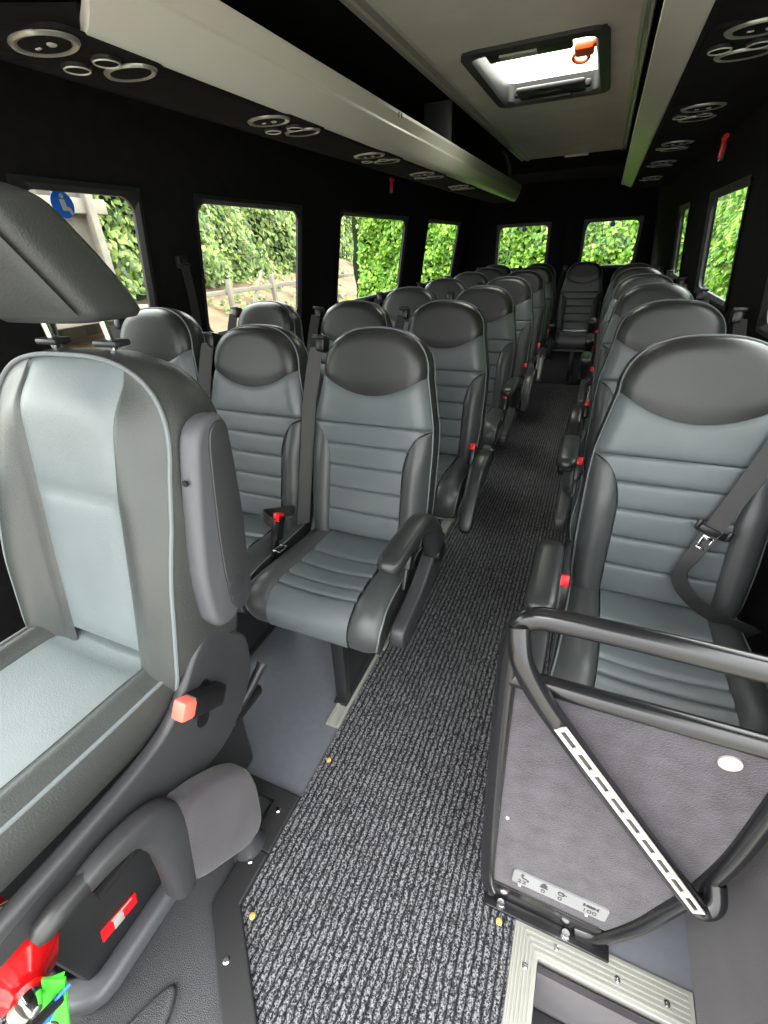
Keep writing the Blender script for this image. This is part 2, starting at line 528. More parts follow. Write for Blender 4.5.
    b.box(g, (.036, .045, .052), .010, Matrix.Rotation(-TH, 4, 'X'))
    b.box(g + Vector((0, -.018, .024)), (.044, .016, .012), .004, Matrix.Rotation(-TH, 4, 'X'))
    b.build('belt_guide', M['blk_g'], t)
    # ---- buckle at the aisle side
    b = MB()
    Rb = Matrix.Rotation(rad(-28), 4, 'X')
    bc = Vector((a * .222, -.150, .575))
    b.box(bc, (.026, .038, .080), .006, Rb); b.box(bc + Rb @ Vector((0, 0, -.065)), (.010, .022, .07), .002, Rb)
    bk = b.build('belt_buckle', M['blk_g'], t)
    b = MB(); b.box(bc + Rb @ Vector((0, -.006, .034)), (.022, .032, .028), .004, Rb)
    b.build('release_button', M['red'], bk)
    if aisle:
        x0 = a * .266
        b = MB()
        # side cover hugging the cushion from the hinge to the front lobe
        poly = smooth_path([(.04, .55, 0), (.0, .56, 0), (-.08, .53, 0), (-.16, .495, 0), (-.24, .475, 0), (-.315, .465, 0), (-.338, .445, 0), (-.335, .405, 0), (-.30, .392, 0), (-.2, .405, 0), (-.1, .425, 0), (.0, .45, 0), (.04, .49, 0), (.04, .55, 0)], 3)[:-1]
        b.prism([(p.x, p.y) for p in poly], a * .232, a * .274, 'x', .008)
        b.build('side_cover', M['dplas'], t, angle=50)
        piv = Vector((x0, -.045, .535))
        b = MB()
        path = smooth_path([(.0, -.005, 0), (-.02, .05, 0), (-.065, .125, 0), (-.13, .172, 0), (-.20, .184, 0), (-.28, .188, 0), (-.365, .186, 0)], 5)
        rows = []
        n = len(path)
        for i, p in enumerate(path):
            q = path[min(i + 1, n - 1)] - path[max(i - 1, 0)]; q.normalize()
            up = Vector((-q.y, q.x, 0))
            if up.y < 0: up = -up
            if i == 0: up = Vector((.9, .3, 0)).normalized()
            f = i / (n - 1)
            th = lerp(.034, .019, min(1, f * 1.5)); wd = .030 if f > .25 else lerp(.022, .030, f * 4)
            e = 1.0 if f < .93 else math.sqrt(max(.02, 1 - ((f - .93) / .075) ** 2))
            ring = []
            for k in range(14):
                an = 2 * math.pi * k / 14
                cx = abs(math.cos(an)) ** .6 * (1 if math.cos(an) > 0 else -1); sx = abs(math.sin(an)) ** .6 * (1 if math.sin(an) > 0 else -1)
                c2 = p + up * (th * e * sx)
                ring.append(Vector((wd * e * cx, c2.x, c2.y)))
            rows.append(ring)
        b.rows(rows, closed=True, cap=True)
        ar = b.build('armrest', M['arm'], t, angle=60)
        ar.location = piv
        b = MB()
        b.lathe([(.024, -.03), (.034, -.024), (.036, 0), (.034, .022), (.022, .028)], Matrix.Rotation(math.pi / 2, 4, 'Y'), 20)
        pv = b.build('armrest_pivot', M['blk_g'], t); pv.location = piv
    return t

proto = {}
ROWY = [1.12, 1.87, 2.62, 3.37, 4.12, 4.83, 5.50]
ORD = ['first', 'second', 'third', 'fourth', 'fifth', 'sixth', 'seventh']
def place(key, x, y, label, group, arm=None):
    if key not in proto:
        o = proto[key] = build_seat(key[0], key[1])
    else:
        o = dup(proto[key])
    o.location = (x, y, .0)
    o['label'] = label; o['group'] = group; o['category'] = 'seat'
    if arm is not None:
        for c in o.children:
            if c.name.split('.')[0] == 'armrest': c.rotation_euler = (rad(arm), 0, 0)
    return o
armsL = [0, 52, 3, 50, 50, 5, 48]
for i, y in enumerate(ROWY):
    where = 'nearest the camera behind the driver seat' if i == 0 else ('against the rear doors' if i == 6 else '%s row back' % ORD[i])
    s = place((1, i < 6), -.594 if i < 6 else -.63, y, 'grey leather coach seat beside left edge of aisle, %s' % where, 'coach seats left of the aisle', armsL[i])
    if i == 0: L1 = s
for i, y in enumerate(ROWY):
    where = 'directly behind the driver seat' if i == 0 else ('against the rear doors' if i == 6 else '%s row back' % ORD[i])
    place((1, False), -1.042 if i < 6 else -1.085, y, 'grey leather coach seat second from the aisle on left, %s' % where, 'coach seats one in from the aisle')
WS = place((1, False), -1.485, ROWY[0], 'grey leather coach seat beside left wall, partly behind the driver headrest', 'coach seats by the left wall')
place((1, False), -1.545, ROWY[1], 'grey leather coach seat beside left wall, in front of the second window', 'coach seats by the left wall')
WS.location.z = .052
b = MB(); b.box((.02, -.12, -.024), (.12, .42, .045), .004); b.build('seat_plinth', M['blk'], WS)
armsR = [0, 3, 48, 2, 5, 0]
for i, y in enumerate(ROWY[:6]):
    where = 'nearest one behind the tubular barrier' if i == 0 else ('against the rear doors' if i == 6 else '%s row back' % ORD[i])
    s = place((-1, True), .262, y - .02, 'grey leather coach seat in single column right of aisle, %s' % where, 'coach seats right of the aisle', armsR[i])
    if i == 0: R1 = s
place((1, True), -.17, 5.50, 'dark coach seat facing down the aisle at its far end', 'coach seat at the aisle end', 24)

# the nearest right seat wears its belt pulled across the back with the tongue showing
for c in list(R1.children):
    if c.name.split('.')[0] == 'belt_webbing':
        b = MB()
        A = [BP(.205, -.005, .62), BP(.165, .040, .50), BP(.118, .050, .36), BP(.078, .050, .245)]
        pts = smooth_path(A, 6)
        b.ribbon(pts, [Vector((.022, -.004, .008)) for _ in pts])
        B2 = [BP(.078, .052, .245), BP(.05, .055, .17), BP(.035, .062, .125), BP(.06, .075, .085), BP(.12, .070, .045), BP(.19, .05, .02), BP(.225, .03, .0)]
        pts = smooth_path(B2, 6)
        n = len(pts)
        wd = []
        for i in range(n):
            f = i / (n - 1)
            wd.append(Vector((.022, -.004, .008)).lerp(Vector((.006, -.010, .021)), min(1, f * 1.8)))
        b.ribbon(pts, wd)
        c.data = (lambda o: (o.data, D.objects.remove(o))[0])(b.build('belt_webbing_pulled', M['web'], None))
b = MB()
Rt = Matrix.Rotation(-TH, 4, 'X') @ Matrix.Rotation(rad(18), 4, 'Y')
tc_ = BP(.078, .056, .245)
b.box(tc_, (.072, .008, .018), .004, Rt)
b.box(tc_ + Rt @ Vector((-.034, 0, .006)), (.012, .010, .026), .004, Rt); b.box(tc_ + Rt @ Vector((.034, 0, .006)), (.012, .010, .026), .004, Rt)
tg = b.build('belt_tongue', M['blk_g'], R1)
b = MB()
for dx, dz, sx, sz in ((-.011, -.030, .006, .034), (.011, -.030, .006, .034), (0, -.045, .028, .006), (0, -.016, .028, .008)):
    b.box(tc_ + Rt @ Vector((dx, -.002, dz)), (sx, .004, sz), .001, Rt)
b.build('tongue_plate', M['chrome'], tg)
# the nearest left seat has a loose loop of belt and an orange buckle at its inner cushion edge
b = MB()
pts = []; wd = []
for k in range(25):
    an = rad(-40 + 330 * k / 24)
    pts.append(Vector((-.240 + .055 * math.cos(an), -.115 + .042 * math.sin(an), .592 + .010 * math.sin(an * 2)))); wd.append(Vector((.004, 0, .021)))
b.ribbon(pts, wd)
lp = b.build('belt_loop', M['web'], L1)
b = MB(); b.box((-.230, -.145, .590), (.018, .024, .040), .004, Matrix.Rotation(rad(30), 4, 'Y'))
b.build('buckle_button', M['orange'], lp)
b = MB()
for dx, dy, sx, sy in ((-.012, 0, .005, .04), (.012, 0, .005, .04), (0, -.018, .028, .006), (0, .018, .028, .006)):
    b.box((-.195 + dx, -.195 + dy, .531), (sx, sy, .004), .001)
b.build('tongue_plate', M['chrome'], L1)

# ---------------------------------------------------------------- driver seat
DC = Vector((-.885, 0, 0))
DOX = .020
DT = rad(12)
dseat = thing('driver_seat', 'large grey leather driver seat with headrest in the left foreground', 'seat', (DC.x, .40, 0))
def DP(x, n, h):
    return BP(x, n, h, DT, 0.0, .60)
DWT = [(-.06, .225), (0, .238), (.15, .250), (.32, .252), (.41, .245)]
dH0, dHR, dW, dSE = .41, .195, .245, 2.9
def NP(h):
    q = min(1, max(0, (h - .14) / .44)); q = q * q * (3 - 2 * q)
    return -.03 + .052 * (1 - q)
def DW(h):
    if h <= dH0: return table(DWT, h)
    q = min(1, (h - dH0) / dHR)
    return dW * (1 - q ** dSE) ** (1 / dSE)
def drho(x, h):
    if h <= dH0: return min(1, abs(x) / DW(h))
    return min(1, ((abs(x) / dW) ** dSE + ((h - dH0) / dHR) ** dSE) ** (1 / dSE))
def dn(x, h):
    r = drho(x, h)
    q = min(1, max(0, (r - .50) / .50))
    return -.03 + .042 * roll(r, .55) * (1 - q) + (NP(h) + .03) * q * q * (3 - 2 * q) + .026 * math.sin(math.pi * q) * (1 - .8 * max(0, min(1, (h - .36) / .2)))
def dtop(x):
    q = min(1, abs(x) / dW)
    return dH0 + dHR * (1 - q ** dSE) ** (1 / dSE)
def din(h):
    return table([(0, .104), (.05, .108), (.2, .118), (.35, .122), (.5, .126), (.6, .128)], h)
b = MB()
for h0, h1 in ((.02, .352), (.352, .62)):
    def f(u, v, h0=h0, h1=h1):
        x = u * .12
        hh = lerp(h0, min(h1, dtop(u * .128 + DOX)), v); x = u * din(hh) + DOX
        return DP(x, dn(x, hh) + .010 * (1 - (2 * v - 1) ** 8) * (1 - u ** 8) - .005, hh)
    b.grid(f, frange(-1, 1, 16), frange(0, 1, 20))
b.build('back_panel', M['drv_l'], dseat, angle=60)
for sg in (-1, 1):
    b = MB()
    def f(u, v):
        ti = dtop(.128 + sg * DOX)
        h = lerp(-.05, ti, v)
        xi = din(max(0, h)) + sg * DOX; xo = DW(h)
        if v > .999: xo = max(xo, xi + .002)
        x = lerp(xi, max(xo, xi + .001), u)
        return DP(sg * x, dn(x, h) - .005 * (u == 0), h)
    b.grid(f, [u for u in frange(0, 1, 12)], [1 - (1 - v) ** 1.5 for v in frange(0, 1, 40)])
    b.build('side_bolster', M['drv_d'], dseat, angle=60)
def doutline(n, k, hb=-.06, m=44):
    nf = n if callable(n) else (lambda h: n)
    pts = []
    for h in frange(hb, dH0, 20): pts.append((-(DW(h) + k * (1 if h > 0 else .7)), h))
    for a in frange(0, math.pi, m)[1:-1]:
        c, s = math.cos(a), math.sin(a)
        pts.append((-(dW + k) * (abs(c) ** (2 / dSE)) * (1 if c > 0 else -1), dH0 + (dHR + k) * abs(s) ** (2 / dSE)))
    for h in reversed(frange(hb, dH0, 20)): pts.append((DW(h) + k * (1 if h > 0 else .7), h))
    return [DP(x, nf(h), h) for x, h in pts]
b = MB()
b.rows([doutline(NP, 0), doutline(lambda h: NP(h) - .015, .008), doutline(lambda h: NP(h) * .5 - .05, .014), doutline(-.11, .016), doutline(-.145, .006)])
b.build('back_gusset', M['drv_h'], dseat, angle=60)
b = MB()
o = doutline(-.14, .008)
mid = DP(0, -.15, .3)
b.rows([[mid + (p - mid) * k + (DP(0, -d, 0) - DP(0, 0, 0)) for p in o] for k, d in ((1, 0), (.97, .015), (.8, .03), (.4, .035), (.02, .036))])
b.build('back_shell', M['dplas'], dseat, angle=60)
b = MB(); b.tube(doutline(lambda h: NP(h) + .001, .003), .0042, n=8)
b.build('back_piping', M['pipe'], dseat)
# cushion
def dprof(s):
    P = [(.06, .585), (-.04, .588), (-.15, .592), (-.28, .600), (-.40, .610), (-.47, .612), (-.52, .600), (-.55, .565), (-.555, .52), (-.545, .47)]
    f = s * (len(P) - 1); i = min(int(f), len(P) - 2); t = f - i
    p0 = P[max(i - 1, 0)]; p1 = P[i]; p2 = P[i + 1]; p3 = P[min(i + 2, len(P) - 1)]
    return tuple(.5 * (2 * b_ + (c - a) * t + (2 * a - 5 * b_ + 4 * c - d) * t * t + (3 * b_ - a - 3 * c + d) * t ** 3) for a, b_, c, d in zip(p0, p1, p2, p3))
def dnorm(s):
    a = dprof(max(0, s - .01)); c = dprof(min(1, s + .01))
    dy, dz = c[0] - a[0], c[1] - a[1]; l = math.hypot(dy, dz)
    return dz / l, -dy / l
b = MB()
for s0, s1 in ((0, .085), (.085, 1)):
    def f(u, v, s0=s0, s1=s1):
        s = lerp(s0, s1, v); y, z = dprof(s); ny, nz = dnorm(s)
        k = .003 - .012 * (1 - u * u) + .008 * (1 - (2 * v - 1) ** (8 if s1 < .5 else 20))
        return Vector((u * .136, y + ny * k, z + nz * k))
    b.grid(f, frange(-1, 1, 14), frange(0, 1, 8 if s1 < .5 else 40))
b.build('seat_panel', M['drv_l'], dseat, angle=60)
dedge = {}
for sg in (-1, 1):
    b = MB()
    def f(u, v):
        y, z = dprof(v); ny, nz = dnorm(v)
        k = .026 * (math.sin(math.pi * u ** .8) if 0 < u < 1 else 0) + .016 * u + .0
        return Vector((sg * lerp(.136, .212, u), y + ny * k, z + nz * k))
    b.grid(f, frange(0, 1, 10), frange(0, 1, 44))
    b.build('cushion_bolster', M['drv_d'], dseat, angle=60)
    e = []
    for v in frange(.0, 1, 44):
        y, z = dprof(v); ny, nz = dnorm(v)
        e.append(Vector((sg * .212, y + ny * .016, z + nz * .016)))
    dedge[sg] = e
b = MB()
dpath = dedge[1] + list(reversed(dedge[-1]))
def doff(dx, dy, dz): return [p + Vector(((1 if p.x > 0 else -1) * dx, dy, dz)) for p in dpath]
b.rows([dpath, doff(.014, .004, -.020), doff(.016, .008, -.05), doff(.008, .012, -.09)])
b.build('cushion_gusset', M['drv_h'], dseat, angle=60)
b = MB(); b.tube(dpath, .004, n=8)
b.build('cushion_piping', M['pipe'], dseat)
# headrest: a padded wedge, rounded, leaning forward at the top
def hr_section(z):
    f = (z - 1.245) / (1.445 - 1.245)
    yf = lerp(.125, .010, f); yb = lerp(.262, .135, f ** 1.35)
    w = lerp(.138, .118, f ** 1.3)
    s = 1.0
    if f < .08: s = .90 + .10 * math.sqrt(1 - ((.08 - f) / .08) ** 2)
    if f > .8: s = math.sqrt(max(.02, 1 - ((f - .8) / .205) ** 2.4))
    return yf, yb, w, s
b = MB(); bs = MB()
rows = []
NZ = 22
for i in range(NZ + 1):
    z = lerp(1.245, 1.445, i / NZ)
    yf, yb, w, s = hr_section(z)
    cy = (yf + yb) / 2; hy = (yb - yf) / 2
    ring = []
    for k in range(40):
        an = 2 * math.pi * k / 40
        c, q = math.cos(an), math.sin(an)
        cx = abs(c) ** .5 * (1 if c > 0 else -1); sy = abs(q) ** .5 * (1 if q > 0 else -1)
        ring.append(Vector((w * s * cx, cy + hy * lerp(1, s, .7) * sy, z)))
    rows.append(ring)
b.rows(rows, closed=True, cap=True)
hd = b.build('headrest', M['drv_h'], dseat, angle=60)
# front face panel of the headrest
b = MB()
def f(u, v):
    z = lerp(1.256, 1.428, v); yf, yb, w, s = hr_section(z)
    hy = (yb - yf) / 2; cy = (yf + yb) / 2
    return Vector((u * w * s * .90, cy - hy * lerp(1, s, .7) - .006 * (1 - u ** 4) * (1 - (2 * v - 1) ** 6) + .004 * abs(u) ** 6, z))
b.grid(f, frange(-1, 1, 16), frange(0, 1, 16))
b.build('headrest_face', M['drv_d'], hd, angle=60)
for px in (-.09, .075):
    b = MB(); b.tube([(px, .20, 1.19), (px, .195, 1.27)], .007, n=12); pst = b.build('headrest_post', M['chrome'], dseat)
    b = MB(); b.box((px, .20, 1.203), (.062, .036, .012), .005); b.build('post_collar', M['blk'], pst)
# seat-side armrest folded up
b = MB()
poly = smooth_path([(.052, .305, 0), (.06, .42, 0), (.105, .60, 0), (.135, .675, 0), (.185, .69, 0), (.205, .66, 0), (.19, .5, 0), (.165, .38, 0), (.15, .31, 0), (.11, .275, 0), (.07, .28, 0), (.052, .305, 0)], 4)[:-1]
b.prism([(p.x, p.y + .39) for p in poly], .216, .262, 'x', .014, 3)
ar = b.build('armrest', M['gplas'], dseat, angle=50); ar.location = (.037, .004, .012)
b = MB()
b.prism([(p.x * .62 + .072, (p.y - .5) * .94 + .5 + .39) for p in poly], .262, .2665, 'x', .003)
b.lathe([(.024, .2665), (.024, .2685), (.020, .270)], Matrix.Translation((0, .125, .735)) @ Matrix.Rotation(math.pi / 2, 4, 'Y'), 24)
b.build('armrest_side_plate', M['dplas'], ar, angle=50)
b = MB(); b.lathe([(.006, 0), (.006, .003)], Matrix.Translation((.24, .098, .98)) @ Matrix.Rotation(math.pi / 2, 4, 'X'), 12)
b.build('screw_hole', M['blk_g'], ar)
# side valance and pedestal
b = MB()
poly = smooth_path([(.165, .60, 0), (.195, .55, 0), (.18, .45, 0), (.10, .365, 0), (0, .345, 0), (-.15, .39, 0), (-.32, .45, 0), (-.50, .47, 0), (-.54, .50, 0), (-.4, .525, 0), (-.25, .525, 0), (-.10, .53, 0), (-.02, .56, 0), (.05, .635, 0), (.115, .66, 0), (.165, .60, 0)], 4)[:-1]
b.prism([(p.x, p.y) for p in poly], .228, .258, 'x', .010, 3)
vl = b.build('side_valance', M['dplas'], dseat, angle=50); vl.location = (0, -.035, 0)
b = MB()
b.prism(rounded_rect(-.016, .016, -.055, .055, .016), .2575, .2600, 'x', M=Matrix.Translation((0, .035, .515)) @ Matrix.Rotation(rad(-22), 4, 'X'))
b.build('buckle_slot', M['blk_g'], vl)
b = MB()
Rb = Matrix.Rotation(rad(52), 4, 'X')
b.box((.276, -.005, .545), (.034, .046, .09), .006, Matrix.Rotation(rad(58), 4, 'X'))
bk = b.build('belt_buckle', M['blk_g'], dseat)
b = MB(); b.box((.276, -.049, .572), (.032, .040, .040), .006, Matrix.Rotation(rad(58), 4, 'X'))
b.build('release_button', M['salmon'], bk)
b = MB()
b.prism([(-.38, 0), (.16, 0), (.17, .33), (-.40, .33)], -.19, .155, 'x', .015)
ped = b.build('seat_pedestal', M['blk'], dseat)
b = MB()
L_ = [(.198, -.13), (.198, -.33)] + [(.128 + .07 * math.cos(rad(-a_)), -.36 + .07 * math.sin(rad(-a_))) for a_ in (0, 22, 45, 68, 90)] + [(-.12, -.43), (-.12, -.395), (.10, -.395), (.150, -.36), (.150, -.13)]
b.prism(L_, .0, .05, 'z', .014, 3)
b.build('pedestal_lip', M['gplas'], ped)
b = MB(); b.box((.1565, -.285, .112), (.003, .082, .036), .001, Matrix.Rotation(rad(-12), 4, 'X'))
st = b.build('warning_sticker', M['red'], ped)
b = MB(); b.box((.159, -.289, .110), (.002, .022, .027), .0005, Matrix.Rotation(rad(-12), 4, 'X')); b.box((.159, -.276, .125), (.002, .048, .004), .0005, Matrix.Rotation(rad(-12), 4, 'X'))
b.build('sticker_print', M['white'], st)
b = MB()
b.tube([(.215, -.30, .32), (.215, .16, .32)], .012, n=8); b.box((.215, .14, .325), (.03, .10, .03), .006)
b.build('slide_rail', M['blk_g'], dseat)
b = MB(); b.tube(smooth_path([(.215, .05, .33), (.225, .14, .36), (.23, .21, .40)], 5), [.012] * 10 + [.016], n=10)
b.build('recline_lever', M['blk'], dseat)

# ---------------------------------------------------------------- handbrake beside the driver seat
hb = thing('handbrake', 'black handbrake lever with felt covered base beside the driver seat', 'handbrake', (-.600, .366, 0))
b = MB()
poly = smooth_path([(.058, .20, 0), (.050, .27, 0), (.02, .325, 0), (-.04, .380, 0), (-.085, .408, 0), (-.115, .418, 0), (-.140, .36, 0), (-.160, .23, 0), (-.148, .182, 0), (-.08, .110, 0), (-.01, .048, 0), (.04, .062, 0), (.058, .20, 0)], 4)[:-1]
cx_ = sum(p.x for p in poly) / len(poly); cy_ = sum(p.y for p in poly) / len(poly)
b.rows([[Vector((x_, cx_ + (p.x - cx_) * k_, cy_ + (p.y - cy_) * k_)) for p in poly] for x_, k_ in ((-.029, .86), (-.024, .95), (-.014, 1), (.014, 1), (.024, .95), (.029, .86), (.030, .5), (.030, .05))], closed=True, cap=True)
b.build('felt_cover', M['felt_d'], hb, angle=50)
b = MB()
pth = smooth_path([(0, -.278, .478), (0, -.235, .474), (0, -.190, .458), (0, -.156, .420), (0, -.146, .355), (0, -.155, .28), (0, -.172, .20)], 6)
nn = len(pth)
rows = []
for i_, p in enumerate(pth):
    tg_ = (pth[min(i_ + 1, nn - 1)] - pth[max(i_ - 1, 0)]).normalized()
    up = Vector((0, -tg_.z, tg_.y)); f_ = i_ / (nn - 1)
    rr = table([(0, .018), (.3, .024), (.5, .042), (.75, .040), (1, .026)], f_); rx_ = table([(0, .018), (.3, .023), (.6, .0305), (1, .029)], f_)
    ring = []
    for k in range(18):
        an = 2 * math.pi * k / 18
        cx = abs(math.cos(an)) ** .7 * (1 if math.cos(an) > 0 else -1); sx = abs(math.sin(an)) ** .7 * (1 if math.sin(an) > 0 else -1)
        ring.append(p + Vector((rx_ * cx, 0, 0)) + up * (rr * sx))
    rows.append(ring)
b.rows(rows, closed=True, cap=True)
b.build('lever_arm', M['dplas'], hb, angle=60)
b = MB(); b.tube([(0, -.272, .479), (0, -.315, .482), (0, -.346, .481), (0, -.356, .480)], [.0175, .0195, .018, .011], n=16)
b.build('release_grip', M['blk'], hb)
b = MB(); b.lathe([(.045, 0), (.045, .02), (.036, .035), (.028, .06), (.020, .065)], Matrix.Translation((0, -.005, .0)), 20)
b.build('floor_mount', M['dplas'], hb)

# ---------------------------------------------------------------- fire extinguisher
ex = thing('fire_extinguisher', 'red fire extinguisher with cream label on the cab floor beside the handbrake', 'fire extinguisher', (-.742, -.05, .0))
ax = Vector((.97, -.20, .10)).normalized()
q = Vector((0, 0, 1)).rotation_difference(ax).to_matrix().to_4x4()
Mx = Matrix.Translation((-.058, .040, .268)) @ q @ Matrix.Scale(1.15, 4)
b = MB()
b.lathe([(.02, -.088), (.05, -.083), (.062, -.066), (.064, -.045), (.064, .02), (.061, .045), (.048, .075), (.026, .092), (.022, .105)], Mx, 32)
b.build('cylinder_body', M['extred'], ex)
b = MB()
b.grid(lambda u, v: Mx @ Vector((.0648 * math.cos(u), .0648 * math.sin(u), v)), frange(rad(-180), rad(180), 40), frange(-.012, .024, 4))
lb = b.build('label_sheet', M['cream'], ex)
b = MB()
for k in range(5):
    v0 = -.009 + .0065 * k
    b.grid(lambda u, v: Mx @ Vector((.0652 * math.cos(u), .0652 * math.sin(u), v)), frange(rad(-170), rad(170 - 12 * (k % 3)), 30), frange(v0, v0 + .0035, 1))
b.build('label_print', M['ink'], lb)
b = MB()
b.lathe([(.014, .10), (.015, .112), (.012, .125), (.008, .135)], Mx, 20)
vv = b.build('valve', M['chrome'], ex)
b = MB(); b.lathe([(.015, 0), (.015, .010), (.012, .013)], Mx @ Matrix.Translation((.0, -.012, .115)) @ Matrix.Rotation(math.pi / 2, 4, 'X'), 20)
b.build('pressure_gauge', M['white'], vv)
b = MB()
p0 = Mx @ Vector((.02, .02, .14)); p1 = Mx @ Vector((-.02, -.03, .165))
b.tube([p0, p0.lerp(p1, .5) + Vector((0, 0, .008)), p1], .008, n=8)
b.build('squeeze_handle', M['blk'], ex)
b = MB()
cr = Mx @ Vector((.02, -.01, .165))
b.tube([cr + Vector((.018 * math.cos(a_), .018 * math.sin(a_), .004 * math.sin(a_))) for a_ in frange(0, 2 * math.pi, 20)[:-1]], .002, n=6, closed=True)
b.build('safety_pin_ring', M['chrome'], ex)
b = MB()
b.box(Mx @ Vector((0, .066, -.02)), (.05, .03, .16), .008, q)
b.build('mount_bracket', M['blk'], ex)
for nm, lab, mt, dx, dy, tw in (('strap', 'green fabric strap hanging by the fire extinguisher valve', 'green', 0, 0, 0), ('strap', 'blue fabric strap crossing the green one by the extinguisher', 'blue', -.03, .004, .5)):
    b = MB()
    if mt == 'green':
        A = [(-.650, -.004, .300), (-.656, -.028, .22), (-.668, -.052, .13), (-.68, -.070, .03), (-.685, -.10, .008)]
        pts = smooth_path(A, 5); b.ribbon(pts, [Vector((.018, .008, .0)) for _ in pts], .002)
        A = [(-.650, -.002, .300), (-.676, -.026, .22), (-.712, -.058, .13), (-.75, -.085, .03), (-.77, -.10, .008)]
        pts = smooth_path(A, 5); b.ribbon(pts, [Vector((.013, .010, .003)) for _ in pts], .002)
    else:
        A = [(-.625, -.008, .290), (-.650, -.026, .250), (-.682, -.052, .175), (-.712, -.082, .10), (-.735, -.10, .02)]
        pts = smooth_path(A, 5); n = len(pts)
        b.ribbon(pts, [Vector((.004, .010, .003)).lerp(Vector((.014, .010, .006)), i / n) for i in range(n)], .002)
    tag(b.build('lanyard_strap', M[mt], None), lab, 'strap')

# ---------------------------------------------------------------- floor, carpet, trims
b = MB()
b.prism([(-1.82, .49), (.066, .49), (.45, .49), (.56, .60), (.56, 7.02), (-1.82, 7.02)], -.05, 0, 'z')
tag(b.build('floor', M['vinyl'], None, smooth=False), kind='structure')
b = MB()
b.prism([(-1.82, -.45), (-.37, -.45), (-.42, .09), (-.57, .235), (-.57, .485), (-1.82, .485)], -.05, -.004, 'z')
o = tag(b.build('floor_cab', M['rubber'], None, smooth=False), kind='structure')
# raised pad in the rubber mat
b = MB()
poly = smooth_path([(-.545, -.10, 0), (-.555, .03, 0), (-.575, .085, 0), (-.60, .075, 0), (-.64, -.02, 0), (-.67, -.12, 0), (-.70, -.25, 0), (-.56, -.25, 0), (-.545, -.10, 0)], 4)[:-1]
b.prism([(p.x, p.y) for p in poly], -.006, .012, 'z', .008, 3)
tag(b.build('foot_rest_pad', M['rubber'], None), 'dark moulded rubber foot pad rising from the cab floor', 'foot pad')
b = MB()
b.prism([(-.535, .25), (-.535, 5.15), (.062, 5.15), (.062, -.45), (-.31, -.45), (-.37, .10)], .0, .008, 'z')
tag(b.build('aisle_carpet', M['carpet'], None, smooth=False), 'ribbed grey and black carpet runner along the aisle', 'carpet')
b = MB(); b.box((-.6, 6.10, .003), (2.3, 1.84, .006))  # black sheet over the vinyl, standing in for shade under the rear seats
tag(b.build('floor_rear_shade', M['black_carpet'], None, smooth=False), kind='structure')
# small mat in the cab corner
b = MB()
b.prism([(-1.05, -.40), (-.70, -.40), (-.76, -.085), (-1.05, -.02)], -.004, .004, 'z')
tag(b.build('cab_mat', M['carpet'], None, smooth=False), 'ribbed cab mat under the fire extinguisher', 'mat')
# black edge strip between cab floor and aisle
b = MB()
def strip_poly(P, d0, d1):
    b.prism(P, d0, d1, 'z', .004)
strip_poly([(-.80, .475), (-.80, .51), (-.535, .51), (-.535, .36), (-.60, .36), (-.60, .475)], -.004, .020)
strip_poly([(-.60, .36), (-.535, .36), (-.535, .25), (-.37, .10), (-.31, -.45), (-.385, -.45), (-.44, .075), (-.60, .225)], -.004, .022)
ed = tag(b.build('trim_cab_step', M['black_gloss_trim'], None, smooth=False), kind='structure')
for x, y in ((-.572, .455), (-.568, .33), (-.50, .16), (-.405, -.05)):
    b = MB(); b.lathe([(.008, .020), (.008, .023), (.005, .0255)], Matrix.Translation((x, y, 0)), 12)
    tag(b.build('trim_screw', M['chrome'], ed), kind='structure')
for i, (x, y, lab) in enumerate(((-.515, .635, 'small yellow stud on aisle carpet left edge below the first seat rail'), (-.50, .245, 'small yellow stud on aisle carpet next to the black edge strip'), (.028, .452, 'small yellow stud on aisle carpet by the barrier foot'))):
    b = MB(); b.lathe([(.007, .006), (.007, .010), (.004, .012)], Matrix.Translation((x, y, 0)), 12)
    tag(b.build('carpet_stud', M['brass'], None), lab, 'stud', 'yellow carpet studs')
# aluminium seat rails
for x, lab in ((-.562, 'aluminium seat rail in the floor along the left edge of the aisle'), (-1.05, 'aluminium seat rail in the floor under the second left seats'), (.243, 'aluminium seat rail in the floor under the right seats')):
    b = MB()
    for dx, w, h in ((-.018, .012, .009), (.018, .012, .009), (0, .026, .003)):
        b.box((x + dx, 2.95, h / 2), (w, 4.42, h), .001)
    tag(b.build('seat_rail', M['alu_b'], None, smooth=False), lab, 'rail', 'floor rails')

# ---------------------------------------------------------------- step well by the door
b = MB()
b.prism([(.062, .49), (.41, .49), (.41, .424), (.116, .424), (.116, -.45), (.062, -.45)], -.03, .006, 'z', .002)
for k in range(6):
    yy = .482 - .0095 * k
    b.box((.06 + (.41 - .066 - .0095 * k) / 2 + .0075 * k * 1.2, yy, .007), (.335 - .009 * k, .0035, .004))
    xx = .070 + .0075 * k
    b.box((xx, (yy - .45) / 2, .007), (.003, yy + .45, .004))
nos = tag(b.build('step_nosing', M['alu_b'], None, smooth=False), 'ribbed aluminium nosing around the door step', 'step edge')
for x, y in ((.092, .40), (.15, .455), (.27, .452), (.36, .452)):
    b = MB(); b.lathe([(.006, .007), (.006, .0095), (.003, .0105)], Matrix.Translation((x, y, 0)), 10)
    b.build('screw', M['chrome'], nos)
b = MB()
b.box((.26, .41, -.13), (.30, .012, .25)); b.box((.112, 0, -.13), (.012, .83, .25))
o = tag(b.build('trim_step_riser', M['felt_d'], None, smooth=False), kind='structure')
b = MB()
b.box((.27, -.02, -.25), (.32, .86, .02))
o = tag(b.build('floor_step', M['vinyl'], None, smooth=False), kind='structure')
b = MB()
b.box((.265, .375, -.225), (.29, .055, .045), .010)
